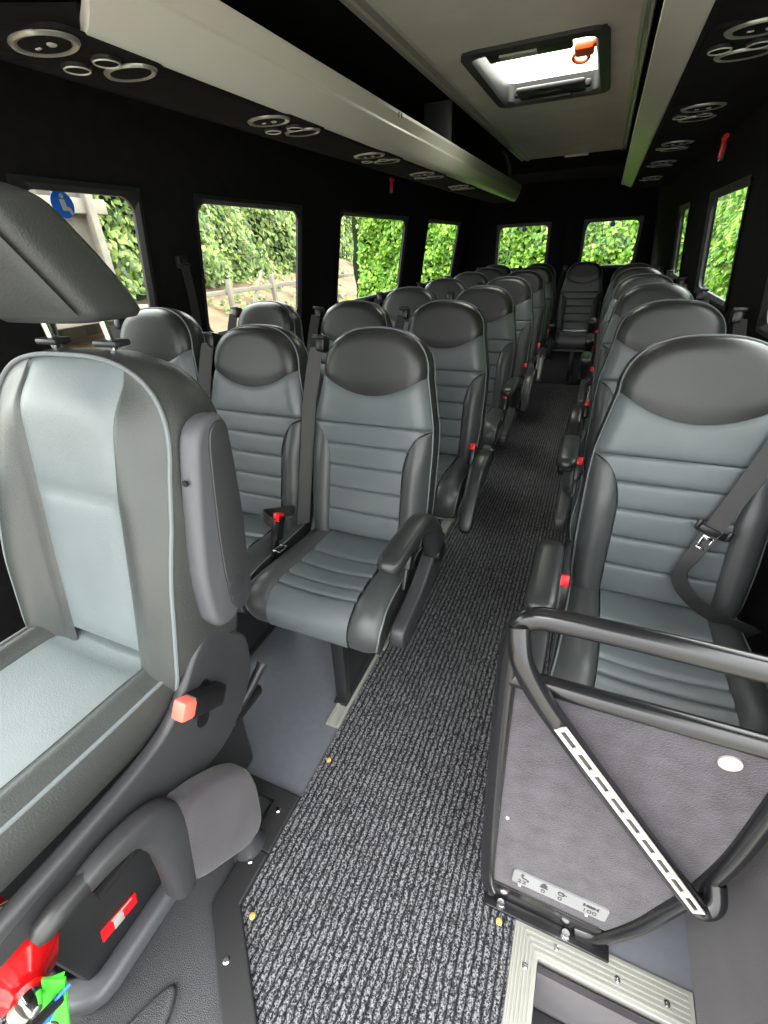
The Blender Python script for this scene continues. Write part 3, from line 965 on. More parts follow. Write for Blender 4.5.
tag(b.build('step_ledge', M['dplas'], None), 'dark plastic ledge inside the door step well', 'ledge')

# ---------------------------------------------------------------- barrier in front of the right seats
br = thing('passenger_barrier', 'black tubular barrier with grey felt panel in front of first right seat', 'barrier', (0, .5, 0))
b = MB()
TR = .0165
hoop = smooth_path([(.0, 0, .03), (-.014, 0, .10), (-.022, 0, .30), (-.030, 0, .60), (-.033, 0, .79), (-.027, 0, .852), (-.006, 0, .878), (.04, 0, .884), (.14, 0, .886), (.26, 0, .885), (.42, 0, .882)], 7)
b.tube(hoop, TR, n=16)
b.build('hoop_tube', M['pcoat'], br)
b = MB(); b.tube([(-.028, 0, .752), (.42, 0, .760)], TR * .95, n=16)
b.build('mid_rail', M['pcoat'], br)
b = MB()
low = smooth_path([(.185, 0, .022), (.232, 0, .045), (.278, 0, .165), (.303, 0, .275), (.318, 0, .345), (.330, 0, .435), (.3365, 0, .52), (.337, 0, .64), (.336, 0, .757)], 6)
b.tube(low, TR, n=16)
b.build('lower_tube', M['pcoat'], br)
b = MB(); b.tube([(-.005, 0, .085), (.22, 0, .085)], .007, n=10); b.box((.122, -.006, .013), (.262, .05, .010), .003); b.box((.11, .0, .03), (.24, .008, .04), .002); b.box((.11, -.004, .05), (.235, .006, .06), .002)
b.build('bottom_rail', M['pcoat'], br)
for x in (.025, .165):
    b = MB()
    b.lathe([(.011, .018), (.011, .024), (.008, .028)], Matrix.Translation((x, -.019, 0)), 14)
    b.build('bolt', M['chrome'], br)
b = MB()
PP = [(-.020, .075), (.240, .080), (.272, .165), (.298, .275), (.314, .345), (.326, .435), (.333, .52), (.334, .64), (.334, .75), (-.030, .742), (-.026, .55), (-.018, .30), (-.012, .14)]
b.prism(PP, -.004, .010, 'y', .001)
pn = b.build('felt_panel', M['felt'], br, smooth=False)
b = MB(); b.lathe([(.014, 0), (.014, .003), (.010, .005)], Matrix.Translation((.268, -.004, .712)) @ Matrix.Rotation(math.pi / 2, 4, 'X'), 20)
b.build('panel_fixing', M['white'], pn)
b = MB(); b.lathe([(.004, 0), (.003, .003)], Matrix.Translation((.006, -.004, .36)) @ Matrix.Rotation(math.pi / 2, 4, 'X'), 10); b.build('screw', M['white'], pn)
b = MB(); b.lathe([(.003, 0), (.002, .003)], Matrix.Translation((.235, -.004, .45)) @ Matrix.Rotation(math.pi / 2, 4, 'X'), 10)
b.build('screw', M['white'], pn)
# information plate
b = MB(); b.prism(rounded_rect(.038, .224, .125, .178, .006), -.0075, -.004, 'y')
pl = b.build('information_plate', M['silver_plate'], pn, smooth=False)
b = MB()
yy0, yy1 = -.0085, -.0073
def ring2(cx, cz, r, t=.0022, n=14, sx=1.0):
    for k in range(n):
        a0, a1 = 2 * math.pi * k / n, 2 * math.pi * (k + 1) / n
        b.prism([(cx + sx * r * math.cos(a0), cz + r * math.sin(a0)), (cx + sx * r * math.cos(a1), cz + r * math.sin(a1)), (cx + sx * (r - t) * math.cos(a1), cz + (r - t) * math.sin(a1)), (cx + sx * (r - t) * math.cos(a0), cz + (r - t) * math.sin(a0))], yy0, yy1, 'y')
def bar2(x, z, w, h): b.prism([(x - w / 2, z - h / 2), (x + w / 2, z - h / 2), (x + w / 2, z + h / 2), (x - w / 2, z + h / 2)], yy0, yy1, 'y')
def disc2(x, z, r): b.prism([(x + r * math.cos(2 * math.pi * k / 10), z + r * math.sin(2 * math.pi * k / 10)) for k in range(10)], yy0, yy1, 'y')
b.bm.free()
def pictogram(f):
    global b
    b = MB(); f(); b.build('plate_pictogram', M['ink'], pl, smooth=False)
pictogram(lambda: (disc2(.057, .171, .003), b.prism([(.053, .168), (.057, .168), (.060, .159), (.067, .159), (.067, .156), (.057, .156)], yy0, yy1, 'y'), bar2(.069, .153, .004, .008)))
pictogram(lambda: (disc2(.101, .171, .0035), bar2(.101, .163, .012, .012), bar2(.101, .156, .016, .004)))
pictogram(lambda: (ring2(.135, .161, .007, .002), bar2(.135, .168, .010, .003), bar2(.141, .163, .010, .002)))
pictogram(lambda: (bar2(.192, .162, .016, .009), bar2(.192, .162, .028, .002), bar2(.179, .162, .003, .012), bar2(.205, .162, .003, .012)))
def text_obj(name, s, size, loc, rot, m, parent, ext=.0004, width=1.0):
    cu = D.curves.new(name, 'FONT'); cu.body = s; cu.size = size; cu.extrude = ext; cu.align_x = 'CENTER'; cu.align_y = 'CENTER'
    cu.materials.append(m)
    o = D.objects.new(name, cu); COL.objects.link(o); o.parent = parent; o.location = loc; o.rotation_euler = rot
    bpy.context.view_layer.update()
    me = D.meshes.new_from_object(o.evaluated_get(bpy.context.evaluated_depsgraph_get()))
    D.objects.remove(o); D.curves.remove(cu)
    o = D.objects.new(name, me); COL.objects.link(o); o.parent = parent; o.location = loc; o.rotation_euler = rot
    return o
for s, x in (('22', .058), ('0', .101), ('0', .135), ('100', .192)):
    text_obj('plate_number', s, .019, (x, -.0078, .140), (math.pi / 2, 0, 0), M['ink'], pl)
for x in (.055, .19):
    b = MB(); b.lathe([(.004, 0), (.003, .003)], Matrix.Translation((x, -.0055, .118)) @ Matrix.Rotation(math.pi / 2, 4, 'X'), 10)
    b.build('plate_rivet', M['white'], pn)
# diagonal grab handle
b = MB()
dg = smooth_path([(-.025, -.010, .866), (-.0145, -.030, .826), (.0117, -.036, .779), (.0525, -.036, .720), (.123, -.036, .625), (.2185, -.036, .503), (.2986, -.036, .401), (.322, -.034, .384), (.336, -.024, .395), (.334, -.004, .415)], 7)
b.tube(dg, .0165, n=16)
hd2 = b.build('grab_handle', M['pcoat'], br)
b = MB()
A = Vector((.046, -.0485, .730)); B_ = Vector((.303, -.0485, .396))
dv = (B_ - A); Ln = dv.length; dv.normalize(); px_ = Vector((-dv.z, 0, dv.x)); 
nslot = 9
e = Vector((0, 0, 0))
off = px_ * .0075 + Vector((0, -.0015, 0))
def seg_quad(s0, s1, w0, w1):
    pts = []
    for dpt in (0, -.003):
        for s_, w_ in ((s0, w0), (s1, w0), (s1, w1), (s0, w1)):
            pts.append(A + off + dv * s_ + px_ * w_ + Vector((0, dpt, 0)))
    b.hexa([pts[0], pts[1], pts[2], pts[3], pts[4], pts[5], pts[6], pts[7]])
seg_quad(0, Ln, -.0092, -.0038); seg_quad(0, Ln, .0038, .0092)
pitch = Ln / nslot
for k in range(nslot + 1):
    s0 = max(0, k * pitch - .006); s1 = min(Ln, k * pitch + .006)
    seg_quad(s0, s1, -.0038, .0038)
b.build('grip_strip', M['white'], hd2, smooth=False)

# ---------------------------------------------------------------- shell: walls and windows
def xl(z): return table([(-.1, -1.82), (.90, -1.81), (.97, -1.80), (1.565, -1.70), (2.10, -1.60)], z)
def xr(z): return table([(-.1, .555), (.95, .535), (1.05, .52), (1.51, .472), (2.10, .405)], z)
def side_wall(name, xf, out, spans, wins, ztop=2.09):
    b = MB()
    def slab(y0, y1, z0, z1, n=1):
        for za, zb in zip(frange(z0, z1, n), frange(z0, z1, n)[1:]):
            xa, xb = xf(za), xf(zb)
            b.hexa([(xa, y0, za), (xa, y1, za), (xa + out, y1, za), (xa + out, y0, za), (xb, y0, zb), (xb, y1, zb), (xb + out, y1, zb), (xb + out, y0, zb)])
    y0, y1 = spans
    zb, zt = wins[0][2], wins[0][3]
    slab(y0, y1, -.3, .90); slab(y0, y1, .90, zb); slab(y0, y1, zt, ztop, 2)
    edges = [y0] + [v for w in wins for v in (w[0], w[1])] + [y1]
    for a, c in zip(edges[0::2], edges[1::2]):
        if c - a > .01: slab(a, c, zb, zt, 2)
    return tag(b.build(name, M['black_carpet'], None, smooth=False), kind='structure')
WL = [(-.55, .62, .97, 1.565), (1.10, 1.57, .97, 1.565), (1.872, 2.74, .97, 1.565), (3.235, 4.53, .97, 1.565), (5.126, 6.37, .97, 1.565)]
side_wall('wall_left', xl, -.03, (-.60, 7.02), WL)
WR = [(.78, 1.98, 1.045, 1.507), (2.515, 3.38, 1.045, 1.507), (4.14, 4.68, 1.045, 1.507)]
side_wall('wall_right', xr, .03, (.62, 7.02), WR)

wn = 0
def side_window(xf, sgn, w, stick=False):
    """frame and pane following the leaning wall"""
    global wn
    wn += 1
    y0, y1, z0, z1 = w
    r = thing('window_%d' % wn, None, None, (0, 0, 0), kind='structure')
    del_keys = [k for k in ('category',) if k in r.keys()]
    b = MB()
    rows = []
    inner = rounded_rect(y0 + .022, y1 - .022, z0 + .022, z1 - .022, .055, 7)
    outer = rounded_rect(y0 - .010, y1 + .010, z0 - .010, z1 + .010, .004, 7)
    def P(p, d): return Vector((xf(p[1]) + sgn * d, p[0], p[1]))
    b.rows([[P(p, -.010) for p in outer], [P(p, -.012) for p in [( (a[0] + c[0]) / 2, (a[1] + c[1]) / 2) for a, c in zip(inner, outer)]], [P(p, .002) for p in inner], [P(p, .014) for p in inner], [P(p, .016) for p in outer]], closed=True)
    fr_ = b.build('window_seal', M['black_gloss_trim'], r, smooth=True, angle=30)
    b = MB()
    pts = [P(p, .010) for p in rounded_rect(y0 + .012, y1 - .012, z0 + .012, z1 - .012, .05, 7)]
    pt2 = [p + Vector((sgn * .004, 0, 0)) for p in pts]
    b.rows([pts, pt2], closed=True, cap=True)
    b.build('window_pane', M['glass'], r, smooth=False)
    return r
for w in WL: side_window(xl, -1, w)
for w in WR: side_window(xr, 1, w)

# rear wall with the two door windows
RW = [(-1.345, -.70, 1.02, 1.525), (-.29, .33, 1.02, 1.525)]
YR = 7.0
b = MB()
def rb_(x0, x1, z0, z1, y=YR, t=.08): b.box(((x0 + x1) / 2, y + t / 2, (z0 + z1) / 2), (x1 - x0, t, z1 - z0))
rb_(-1.9, .64, -.3, 1.02); rb_(-1.9, .64, 1.525, 2.1)
rb_(-1.9, RW[0][0], 1.02, 1.525); rb_(RW[0][1], RW[1][0], 1.02, 1.525); rb_(RW[1][1], .64, 1.02, 1.525)
tag(b.build('wall_rear', M['black_carpet'], None, smooth=False), kind='structure')
for k, (x0, x1) in enumerate(((-1.50, -.515), (-.495, .45))):
    b = MB()
    wx0, wx1, z0, z1 = RW[k]
    for (a, c, d, e_) in ((x0, x1, .05, z0 - .01), (x0, x1, z1 + .01, 2.02), (x0, wx0 - .01, z0 - .01, z1 + .01), (wx1 + .01, x1, z0 - .01, z1 + .01)):
        b.box(((a + c) / 2, YR - .012, (d + e_) / 2), (c - a, .024, e_ - d), .004)
    dr = tag(b.build('door_%d' % (k + 1), M['black_carpet'], None), kind='structure')
    b = MB()
    xx = -.62 if k == 0 else -.40
    for dx in (-.03, .03):
        b.lathe([(.016, 0), (.016, .02), (.010, .026)], Matrix.Translation((xx + dx, YR - .024, 1.97)) @ Matrix.Rotation(math.pi / 2, 4, 'X'), 12)
    b.build('latch_cover', M['dplas'], dr)
    wn += 1
    r = thing('window_%d' % wn, None, None, (0, 0, 0), kind='structure')
    b = MB()
    inner = rounded_rect(wx0 + .02, wx1 - .02, z0 + .02, z1 - .02, .06, 7); outer = rounded_rect(wx0 - .015, wx1 + .015, z0 - .015, z1 + .015, .01, 7)
    b.rows([[Vector((p[0], YR - .026, p[1])) for p in outer], [Vector((p[0], YR - .022, p[1])) for p in inner], [Vector((p[0], YR + .05, p[1])) for p in inner], [Vector((p[0], YR + .05, p[1])) for p in outer]], closed=True)
    b.build('window_seal', M['black_gloss_trim'], r, angle=30)
    b = MB()
    pts = [Vector((p[0], YR + .04, p[1])) for p in rounded_rect(wx0 + .01, wx1 - .01, z0 + .01, z1 - .01, .05, 7)]
    b.rows([pts, [p + Vector((0, .004, 0)) for p in pts]], closed=True, cap=True)
    b.build('window_pane', M['glass'], r, smooth=False)
    sx, lab = ((-1.02, 'small pale blue sticker at top of the left rear window'), (.02, 'small pale blue sticker at top of the right rear window'))[k]
    t = thing('window_sticker', lab, 'sticker', (sx, YR + .038, 1.475))
    b = MB(); b.lathe([(.028, 0), (.028, .001)], Matrix.Rotation(math.pi / 2, 4, 'X'), 24); b.build('sticker_disc', M['sblue'], t)
    b = MB(); b.box((0, -.0015, .004), (.012, .001, .03)); b.build('pictogram', M['white'], t, smooth=False)
# blue seat-belt sticker on the first side window
sy, sz = 1.262, 1.508
t = thing('window_sticker', 'round blue seat belt sticker on the first left window', 'sticker', (xl(sz) - .008, sy, sz))
Ms = Matrix.Rotation(math.pi / 2, 4, 'Y')
b = MB(); b.lathe([(.040, 0), (.040, .001)], Ms, 32); b.build('sticker_disc', M['sblue'], t)
b = MB()
b.lathe([(.007, 0), (.007, .001)], Matrix.Translation((.001, .004, .024)) @ Ms, 14)
b.prism([(-.008, .014), (.010, .014), (.012, -.006), (.024, -.010), (.030, -.028), (.022, -.030), (.016, -.018), (-.004, -.018)], .001, .0022, 'x')
b.build('pictogram', M['white'], t, smooth=False)

# pillar belt between first and second left windows
t = thing('pillar_belt', 'dark seat belt hanging on the pillar between first and second left windows', 'seat belt', (xl(1.3), 1.74, 1.32))
b = MB(); b.box((.02, 0, 0), (.03, .055, .05), .008); b.box((.036, 0, -.012), (.012, .06, .014), .004); b.build('belt_guide', M['blk'], t)
b = MB()
pts = smooth_path([(.034, 0, -.01), (.030, .006, -.15), (.01, .012, -.35), (.0, .014, -.55)], 4)
b.ribbon(pts, [Vector((0, .023, 0)) for _ in pts]); b.build('belt_webbing', M['web'], t)

# right lower door-pillar lining
b = MB()
b.prism([(.412, .335), (.56, .335), (.56, .68), (.412, .665)], -.28, .86, 'z', .02, 3)
o = tag(b.build('wall_door_pillar', M['felt_d'], None), kind='structure')
b = MB(); b.lathe([(.004, 0), (.003, .003)], Matrix.Translation((.412, .43, .02)) @ Matrix.Rotation(-math.pi / 2, 4, 'Y'), 10)
tag(b.build('trim_stud', M['white'], o), kind='structure')

# ---------------------------------------------------------------- roof
ZC = 2.05
HX0, HX1, HY0, HY1 = -.725, -.14, 2.62, 3.60
b = MB()
def rslab(x0, x1, y0, y1, z, t): b.box(((x0 + x1) / 2, (y0 + y1) / 2, z + t / 2), (x1 - x0, y1 - y0, t))
for (x0, x1, y0, y1) in ((-1.68, HX0, -.25, 7.05), (HX1, .48, -.25, 7.05), (HX0, HX1, -.25, HY0), (HX0, HX1, HY1, 7.05)):
    rslab(x0, x1, y0, y1, ZC + .022, .06)
tag(b.build('roof', M['black_carpet'], None, smooth=False), kind='structure')
b = MB()
for (x0, x1, y0, y1) in ((-.86, HX0, .35, 5.85), (HX1, -.028, .35, 5.85), (HX0, HX1, .35, HY0), (HX0, HX1, HY1, 5.85)):
    rslab(x0, x1, y0, y1, ZC, .02)
b.box((-.42, 5.84, ZC - .008), (.22, .03, .02), .004)
tag(b.build('ceiling', M['head'], None, smooth=False), kind='structure')
for k, (x0, x1, s) in enumerate(((-.955, -.857, 1), (-.030, .020, -1))):
    b = MB()
    prof = [(0, 0), (.012, -.012), (.035, -.012), (.040, -.002), (.055, -.002), (.060, -.014), (.088, -.014), (.098, 0), (.098, .015), (0, .015)]
    sc = (x1 - x0) / .098
    b.prism([((x0 + p[0] * sc) if s > 0 else (x1 - p[0] * sc), ZC + p[1] + .004) for p in prof], .30, 5.85, 'y')
    tag(b.build('trim_%d' % (k + 1), M['alu'], None, smooth=False), kind='structure')
# rear header below the roof end
b = MB(); b.box((-.6, 6.42, 2.0), (2.0, 1.10, .12), .01)
tag(b.build('trim_rear_header', M['black_carpet'], None, smooth=False), kind='structure')
b = MB(); b.box((-1.25, .10, 1.86), (.80, .90, .36), .04); b.box((.25, .0, 1.95), (.42, .7, .2), .03)
tag(b.build('trim_cab_header', M['black_carpet'], None), kind='structure')

# roof hatch
rh = thing('roof_hatch', 'black framed roof escape hatch with clear dome and orange handle', 'roof hatch', ((HX0 + HX1) / 2, (HY0 + HY1) / 2, ZC))
hx, hy = (HX1 - HX0) / 2, (HY1 - HY0) / 2
b = MB()
o1 = rounded_rect(-hx - .012, hx + .012, -hy - .012, hy + .012, .075, 7); i1 = rounded_rect(-hx + .032, hx - .032, -hy + .032, hy - .032, .055, 7); i2 = rounded_rect(-hx + .045, hx - .045, -hy + .045, hy - .045, .05, 7)
V3 = lambda L_, z: [Vector((p[0], p[1], z)) for p in L_]
b.rows([V3(o1, .004), V3(o1, -.014), V3(i1, -.018), V3(i2, .0), V3(i2, .082), V3(o1, .082)], closed=True)
b.build('hatch_frame', M['dplas'], rh, angle=40)
b = MB()
oD = rounded_rect(-hx + .02, hx - .02, -hy + .02, hy - .02, .07, 7)
b.rows([V3(oD, .085), [Vector((p[0] * .94, p[1] * .94, .125)) for p in oD], [Vector((p[0] * .7, p[1] * .7, .135)) for p in oD], [Vector((p[0] * .02, p[1] * .02, .14)) for p in oD]], closed=True, cap=True)
b.build('dome', M['dome'], rh)
b = MB()
b.box((0, hy - .13, .01), (.36, .20, .022), .012); b.box((0, hy - .075, -.010), (.22, .03, .018), .008)
b.box((-.19, hy - .10, .02), (.03, .05, .03), .008); b.box((.19, hy - .10, .02), (.03, .05, .03), .008)
cv = b.build('handle_cover', M['dplas'], rh)
b = MB(); b.box((0, hy - .15, -.0025), (.11, .045, .006), .003); b.build('grip_slot', M['blk_g'], cv)
b = MB(); b.box((-.02, -hy + .105, .002), (.36, .13, .026), .010); b.build('front_cover', M['blk'], rh)
b = MB(); b.box((-.06, -hy + .10, -.014), (.16, .055, .012), .004); b.build('interior_lamp_lens', M['white'], rh)
b = MB()
b.box((.19, -.13, .03), (.085, .11, .03), .012); b.tube([(.16 + .035 * math.cos(a_) + .01, -.02 + .075 * math.sin(a_), .03) for a_ in frange(0, 2 * math.pi, 20)[:-1]], .009, n=8, closed=True)
b.box((.22, -.13, .045), (.06, .05, .02), .006)
b.build('emergency_handle', M['orange'], rh)

# ---------------------------------------------------------------- luggage racks
def rack(name, label, prof_lip, under, y0, y1):
    t = thing(name, label, 'luggage rack', (0, 0, 0))
    b = MB(); b.prism(prof_lip, y0, y1, 'y', .003); b.build('edge_profile', M['alu'], t, angle=25)
    b = MB(); b.prism(under, y0, y1 - .02, 'y'); b.build('shelf_panel', M['black_carpet'], t, smooth=False)
    return t
# left: tall stepped aluminium lip
lipL = [(-.920, 1.842), (-.908, 1.838), (-.905, 1.825), (-.912, 1.800), (-.918, 1.785), (-.915, 1.778), (-.917, 1.773), (-.927, 1.755), (-.940, 1.728), (-.955, 1.708), (-.968, 1.700), (-.980, 1.704), (-.975, 1.720), (-.955, 1.745), (-.935, 1.790), (-.930, 1.835)]
rl = rack('luggage_rack', 'left overhead luggage rack with pale aluminium edge', lipL, [(-.972, 1.712), (-1.0, 1.700), (-1.185, 1.700), (-1.655, 1.835), (-1.655, 1.86), (-.97, 1.745)], .87, 5.78)
b = MB()
lipR = [(.026, 1.792), (.036, 1.800), (.060, 1.798), (.120, 1.778), (.130, 1.768), (.126, 1.756), (.112, 1.756), (.080, 1.770), (.045, 1.782), (.030, 1.784)]
rr = rack('luggage_rack', 'right overhead luggage rack with pale aluminium edge', lipR, [(.118, 1.770), (.135, 1.745), (.448, 1.735), (.440, 1.790), (.12, 1.790)], .30, 5.98)
b = MB(); b.box((-1.02, 3.25, 1.89), (.16, .04, .30), .004); b.build('hanger_bracket', M['dplas'], rl)
b = MB()
pts = smooth_path([(-.935, 5.25, 1.80), (-.94, 5.22, 1.90), (-.96, 5.16, 1.985), (-.99, 5.1, 2.04)], 4)
b.ribbon(pts, [Vector((.005, .05, 0)) for _ in pts], .004); b.build('hanger_strap', M['gplas'], rl)
b = MB()
for yy in (2.33, 2.36):
    b = MB(); b.box((-.9045, yy, 1.822), (.003, .008, .016)); b.build('clip_slot', M['blk_g'], rl, smooth=False)

def oval(bm_, cx, cy, rx, ry, z, prof, n=32):
    rings = []
    for k, dz in prof:
        rings.append([Vector((cx + (rx * k) * math.cos(2 * math.pi * i / n), cy + (ry * k) * math.sin(2 * math.pi * i / n), z + dz)) for i in range(n)])
    bm_.rows(rings, closed=True, cap=True)
def service(label, x, y, z, m=1, group=''):
    t = thing('service_panel', label, 'overhead light and vents', (x, y, z), group)
    b = MB()
    oval(b, 0, -.095, .074, .052, 0, [(1, 0), (1, -.003), (.93, -.0075), (.78, -.0055), (.74, -.003)])
    rl_ = b.build('reading_light', M['bezel'], t)
    b = MB(); oval(b, 0, -.095, .055, .0385, -.0022, [(1, 0), (1, -.003), (.9, -.0042)]); b.build('switch_plate', M['matt'], rl_)
    b = MB(); b.lathe([(.009, -.0045), (.009, -.008), (.006, -.0095)], Matrix.Translation((.018, -.095, 0)), 14); b.build('lamp_button', M['white'], rl_)
    b = MB(); b.box((-.020, -.095, -.0065), (.014, .006, .004), .001)
    b.build('lamp_switch', M['white'], rl_)
    b = MB()
    oval(b, .004, .098, .068, .043, 0, [(1, 0), (1, -.003), (.93, -.0075), (.80, -.0055), (.76, -.003)])
    sp = b.build('speaker', M['bezel'], t)
    b = MB(); oval(b, .004, .098, .0525, .033, -.002, [(1, 0), (1, -.003), (.6, -.006)]); b.build('speaker_mesh', M['matt'], sp)
    for vx, vy in ((-.062, .015), (.022, .020)):
        b = MB()
        b.lathe([(.029, 0), (.029, -.006), (.026, -.008), (.024, -.005)], Matrix.Translation((vx, vy, 0)), 24)
        vn = b.build('air_vent', M['blk'], t)
        b = MB()
        b.tube([Vector((vx + .025 * math.cos(a_), vy + .025 * math.sin(a_), -.0085)) for a_ in frange(0, 2 * math.pi, 28)[:-1]], .0018, n=6, closed=True)
        b.build('vent_ring', M['alu'], vn)
        b = MB(); b.lathe([(.0235, -.0045), (.0235, -.0078), (.012, -.0074), (.004, -.0066)], Matrix.Translation((vx, vy, 0)), 20)
        b.build('vent_grille', M['matt'], vn)
    b = MB(); b.prism(rounded_rect(-.105, .085, -.14, .142, .04), -.001, .006, 'z'); b.build('backing_plate', M['black_carpet'], t, smooth=False)
    return t
yl = [.94, 1.66, 2.42, 3.15, 3.95]
nm = ['nearest the camera', 'second from the front', 'third from the front', 'fourth from the front', 'farthest back']
s0 = None
for i, y in enumerate(yl):
    lab = 'light and vent cluster under left luggage rack, %s' % nm[i]
    zz = 1.699
    if s0 is None: s0 = o = service(lab, -1.05, y, zz, 1, 'service clusters under the left rack')
    else:
        o = dup(s0); o.location = (-1.05, y, zz); o['label'] = lab
yr = [1.79, 2.60, 3.40, 4.13, 5.05]
for i, y in enumerate(yr):
    o = dup(s0); o.location = (.245, y, 1.7385); o['label'] = 'light and vent cluster under right luggage rack, %s' % nm[i]; o['group'] = 'service clusters under the right rack'

# emergency hammers
def hammer(label, loc, sgn):
    t = thing('emergency_hammer', label, 'hammer', loc)
    b = MB(); b.box((sgn * .012, 0, 0), (.020, .016, .085), .006); b.tube([(sgn * .012, 0, .03), (sgn * .012, 0, .05)], .010, n=10); b.build('handle', M['red'], t)
    b = MB(); b.tube([(sgn * .012, -.03, .040), (sgn * .012, .05, .040)], [.011, .009], n=10); b.build('hammer_head', M['red'], t)
    b = MB(); b.box((sgn * .002, 0, -.02), (.006, .04, .06), .002); b.build('bracket', M['dplas'], t)
    b = MB(); b.tube([(sgn * .012, 0, -.044), (sgn * .012, 0, -.052)], .006, n=8); b.build('tip', M['chrome'], t)
hammer('red emergency hammer on wall above the third left window', (xl(1.765) + .002, 4.05, 1.762), 1)
hammer('red emergency hammer on wall above the right side windows', (xr(1.70) - .002, 3.20, 1.685), -1)

# ---------------------------------------------------------------- outside
b = MB(); b.box((-2, 8, -.62), (60, 60, .1))
tag(b.build('ground', M['ground'], None, smooth=False), kind='structure')
def leaves(name, pts, size, m, label, outdir, cat):
    """one mesh of many separate folded leaves"""
    V, F = [], []
    for p in pts:
        s = size * random.uniform(.6, 1.3)
        nrm = (Vector(outdir) + Vector((random.uniform(-.8, .8), random.uniform(-.8, .8), random.uniform(-.5, .9)))).normalized()
        tdir = Vector((random.uniform(-.6, .6), random.uniform(-.6, .6), -1)) if random.random() < .8 else Vector((random.uniform(-1, 1), random.uniform(-1, 1), .3))
        tdir = (tdir - nrm * tdir.dot(nrm)).normalized()
        sd = nrm.cross(tdir)
        i = len(V)
        V += [p - tdir * s * .5, p + sd * s * .36 - nrm * s * .08 - tdir * s * .08, p + tdir * s * .55, p - sd * s * .36 - nrm * s * .08 - tdir * s * .08]
        F += [(i, i + 1, i + 2), (i, i + 2, i + 3)]
    me = D.meshes.new(name); me.from_pydata([tuple(v) for v in V], [], F); me.materials.append(m)
    o = D.objects.new(name, me); COL.objects.link(o)
    return tag(o, label, cat, kind='stuff')
def bump3(a, c, s=1.0):
    return .5 * math.sin(a * 1.3 * s + 1) * math.cos(c * 1.7 * s) + .3 * math.sin(a * 3.1 * s + c * 2.3 * s) + .2 * math.sin(a * 6.7 * s - c * 5.1 * s + 2)
# left mixed hedge on a bank
def lb(y): return -7.2 - .12 * (y - 8)
P = []
for _ in range(30000):
    y = random.uniform(2.5, 34); z = random.uniform(.85, 3.0)
    P.append(Vector((lb(y) + .45 * bump3(y, z) + random.uniform(-.18, .18) - .12 * (z - 1), y, z)))
HG = leaves('hedge_foliage', P, .12, M['leafbank'], 'loose green hedge on a dry bank beyond the left windows', (1, -.3, .4), 'hedge')
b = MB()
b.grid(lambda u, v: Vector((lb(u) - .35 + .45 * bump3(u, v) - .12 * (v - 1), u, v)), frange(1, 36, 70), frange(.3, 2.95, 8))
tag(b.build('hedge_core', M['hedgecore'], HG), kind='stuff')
b = MB()
b.grid(lambda u, v: Vector((lerp(-3.6, -8.2, v), u, lerp(-.58, 1.12, v ** .8) + .10 * bump3(u * 2, v * 4) * min(1, v * 3))), frange(-6, 36, 84), frange(0, 1, 14))
tag(b.build('land_bank', M['soil'], None), kind='structure')
P = []
for _ in range(5000):
    y = random.uniform(5.4, 26); v = random.random() ** .8
    if bump3(y * 2, v * 5, .8) < .05: continue
    P.append(Vector((lerp(-4.2, -7.6, v), y, lerp(-.5, 1.0, v ** .8) + random.uniform(.02, .18))))
leaves('weeds', P, .12, M['leafbank'], 'low weeds scattered on the dry bank outside', (.5, -.3, 1), 'weeds')
# wooden shed and posts seen through the first left window
t = thing('timber_shed', 'weathered timber shed with pale beam beyond the first left window', 'shed', (-6.2, 3.6, 0))
b = MB(); b.box((0, -.25, 1.45), (.12, 3.0, 3.6), .01); b.build('plank_wall', M['plank'], t, smooth=False)
b = MB(); b.box((.14, -.2, 1.95), (.12, 3.2, .16), .01); b.build('beam', M['wood'], t)
for yy in (-1.2, .1, 1.15):
    b = MB(); b.box((.20, yy, 1.3), (.10, .10, 3.0), .01); b.build('post', M['wood'], t)
b = MB(); b.box((.5, -.3, .78), (.8, 3.0, .10), .01); b.build('bench_board', M['wood'], t)
# low fence at the bank
t = thing('post_fence', 'pale wooden post and rail fence on the bank beyond the second left window', 'fence', (-5.3, 6.5, .25))
for k in range(6):
    b = MB(); b.box((-.05 * k, -1.5 + 1.25 * k, .38), (.07, .07, .8), .006, Matrix.Rotation(rad(random.uniform(-6, 6)), 4, 'X')); b.build('post', M['wood'], t)
b = MB(); b.box((-.1, 1.7, .60), (.035, 6.6, .07), .004); b.build('rail', M['wood'], t)
b = MB(); b.tube([(-.1, .1, .0), (-.12, .75, .85)], .028, n=8); b.build('brace', M['wood'], t)
# right ivy hedge close to the windows
P = []
for _ in range(21000):
    y = random.uniform(.2, 18); z = random.uniform(-.3, 2.3)
    P.append(Vector((1.75 + .16 * bump3(y * 1.6, z * 1.6) + random.uniform(-.07, .07), y, z)))
HG = leaves('ivy_foliage', P, .115, M['leafivy'], 'bright green ivy hedge close to the right windows', (-1, -.35, .4), 'ivy hedge')
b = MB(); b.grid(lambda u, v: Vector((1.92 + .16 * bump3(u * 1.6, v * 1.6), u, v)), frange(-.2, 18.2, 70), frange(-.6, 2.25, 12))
tag(b.build('ivy_core', M['hedgecore'], HG), kind='stuff')
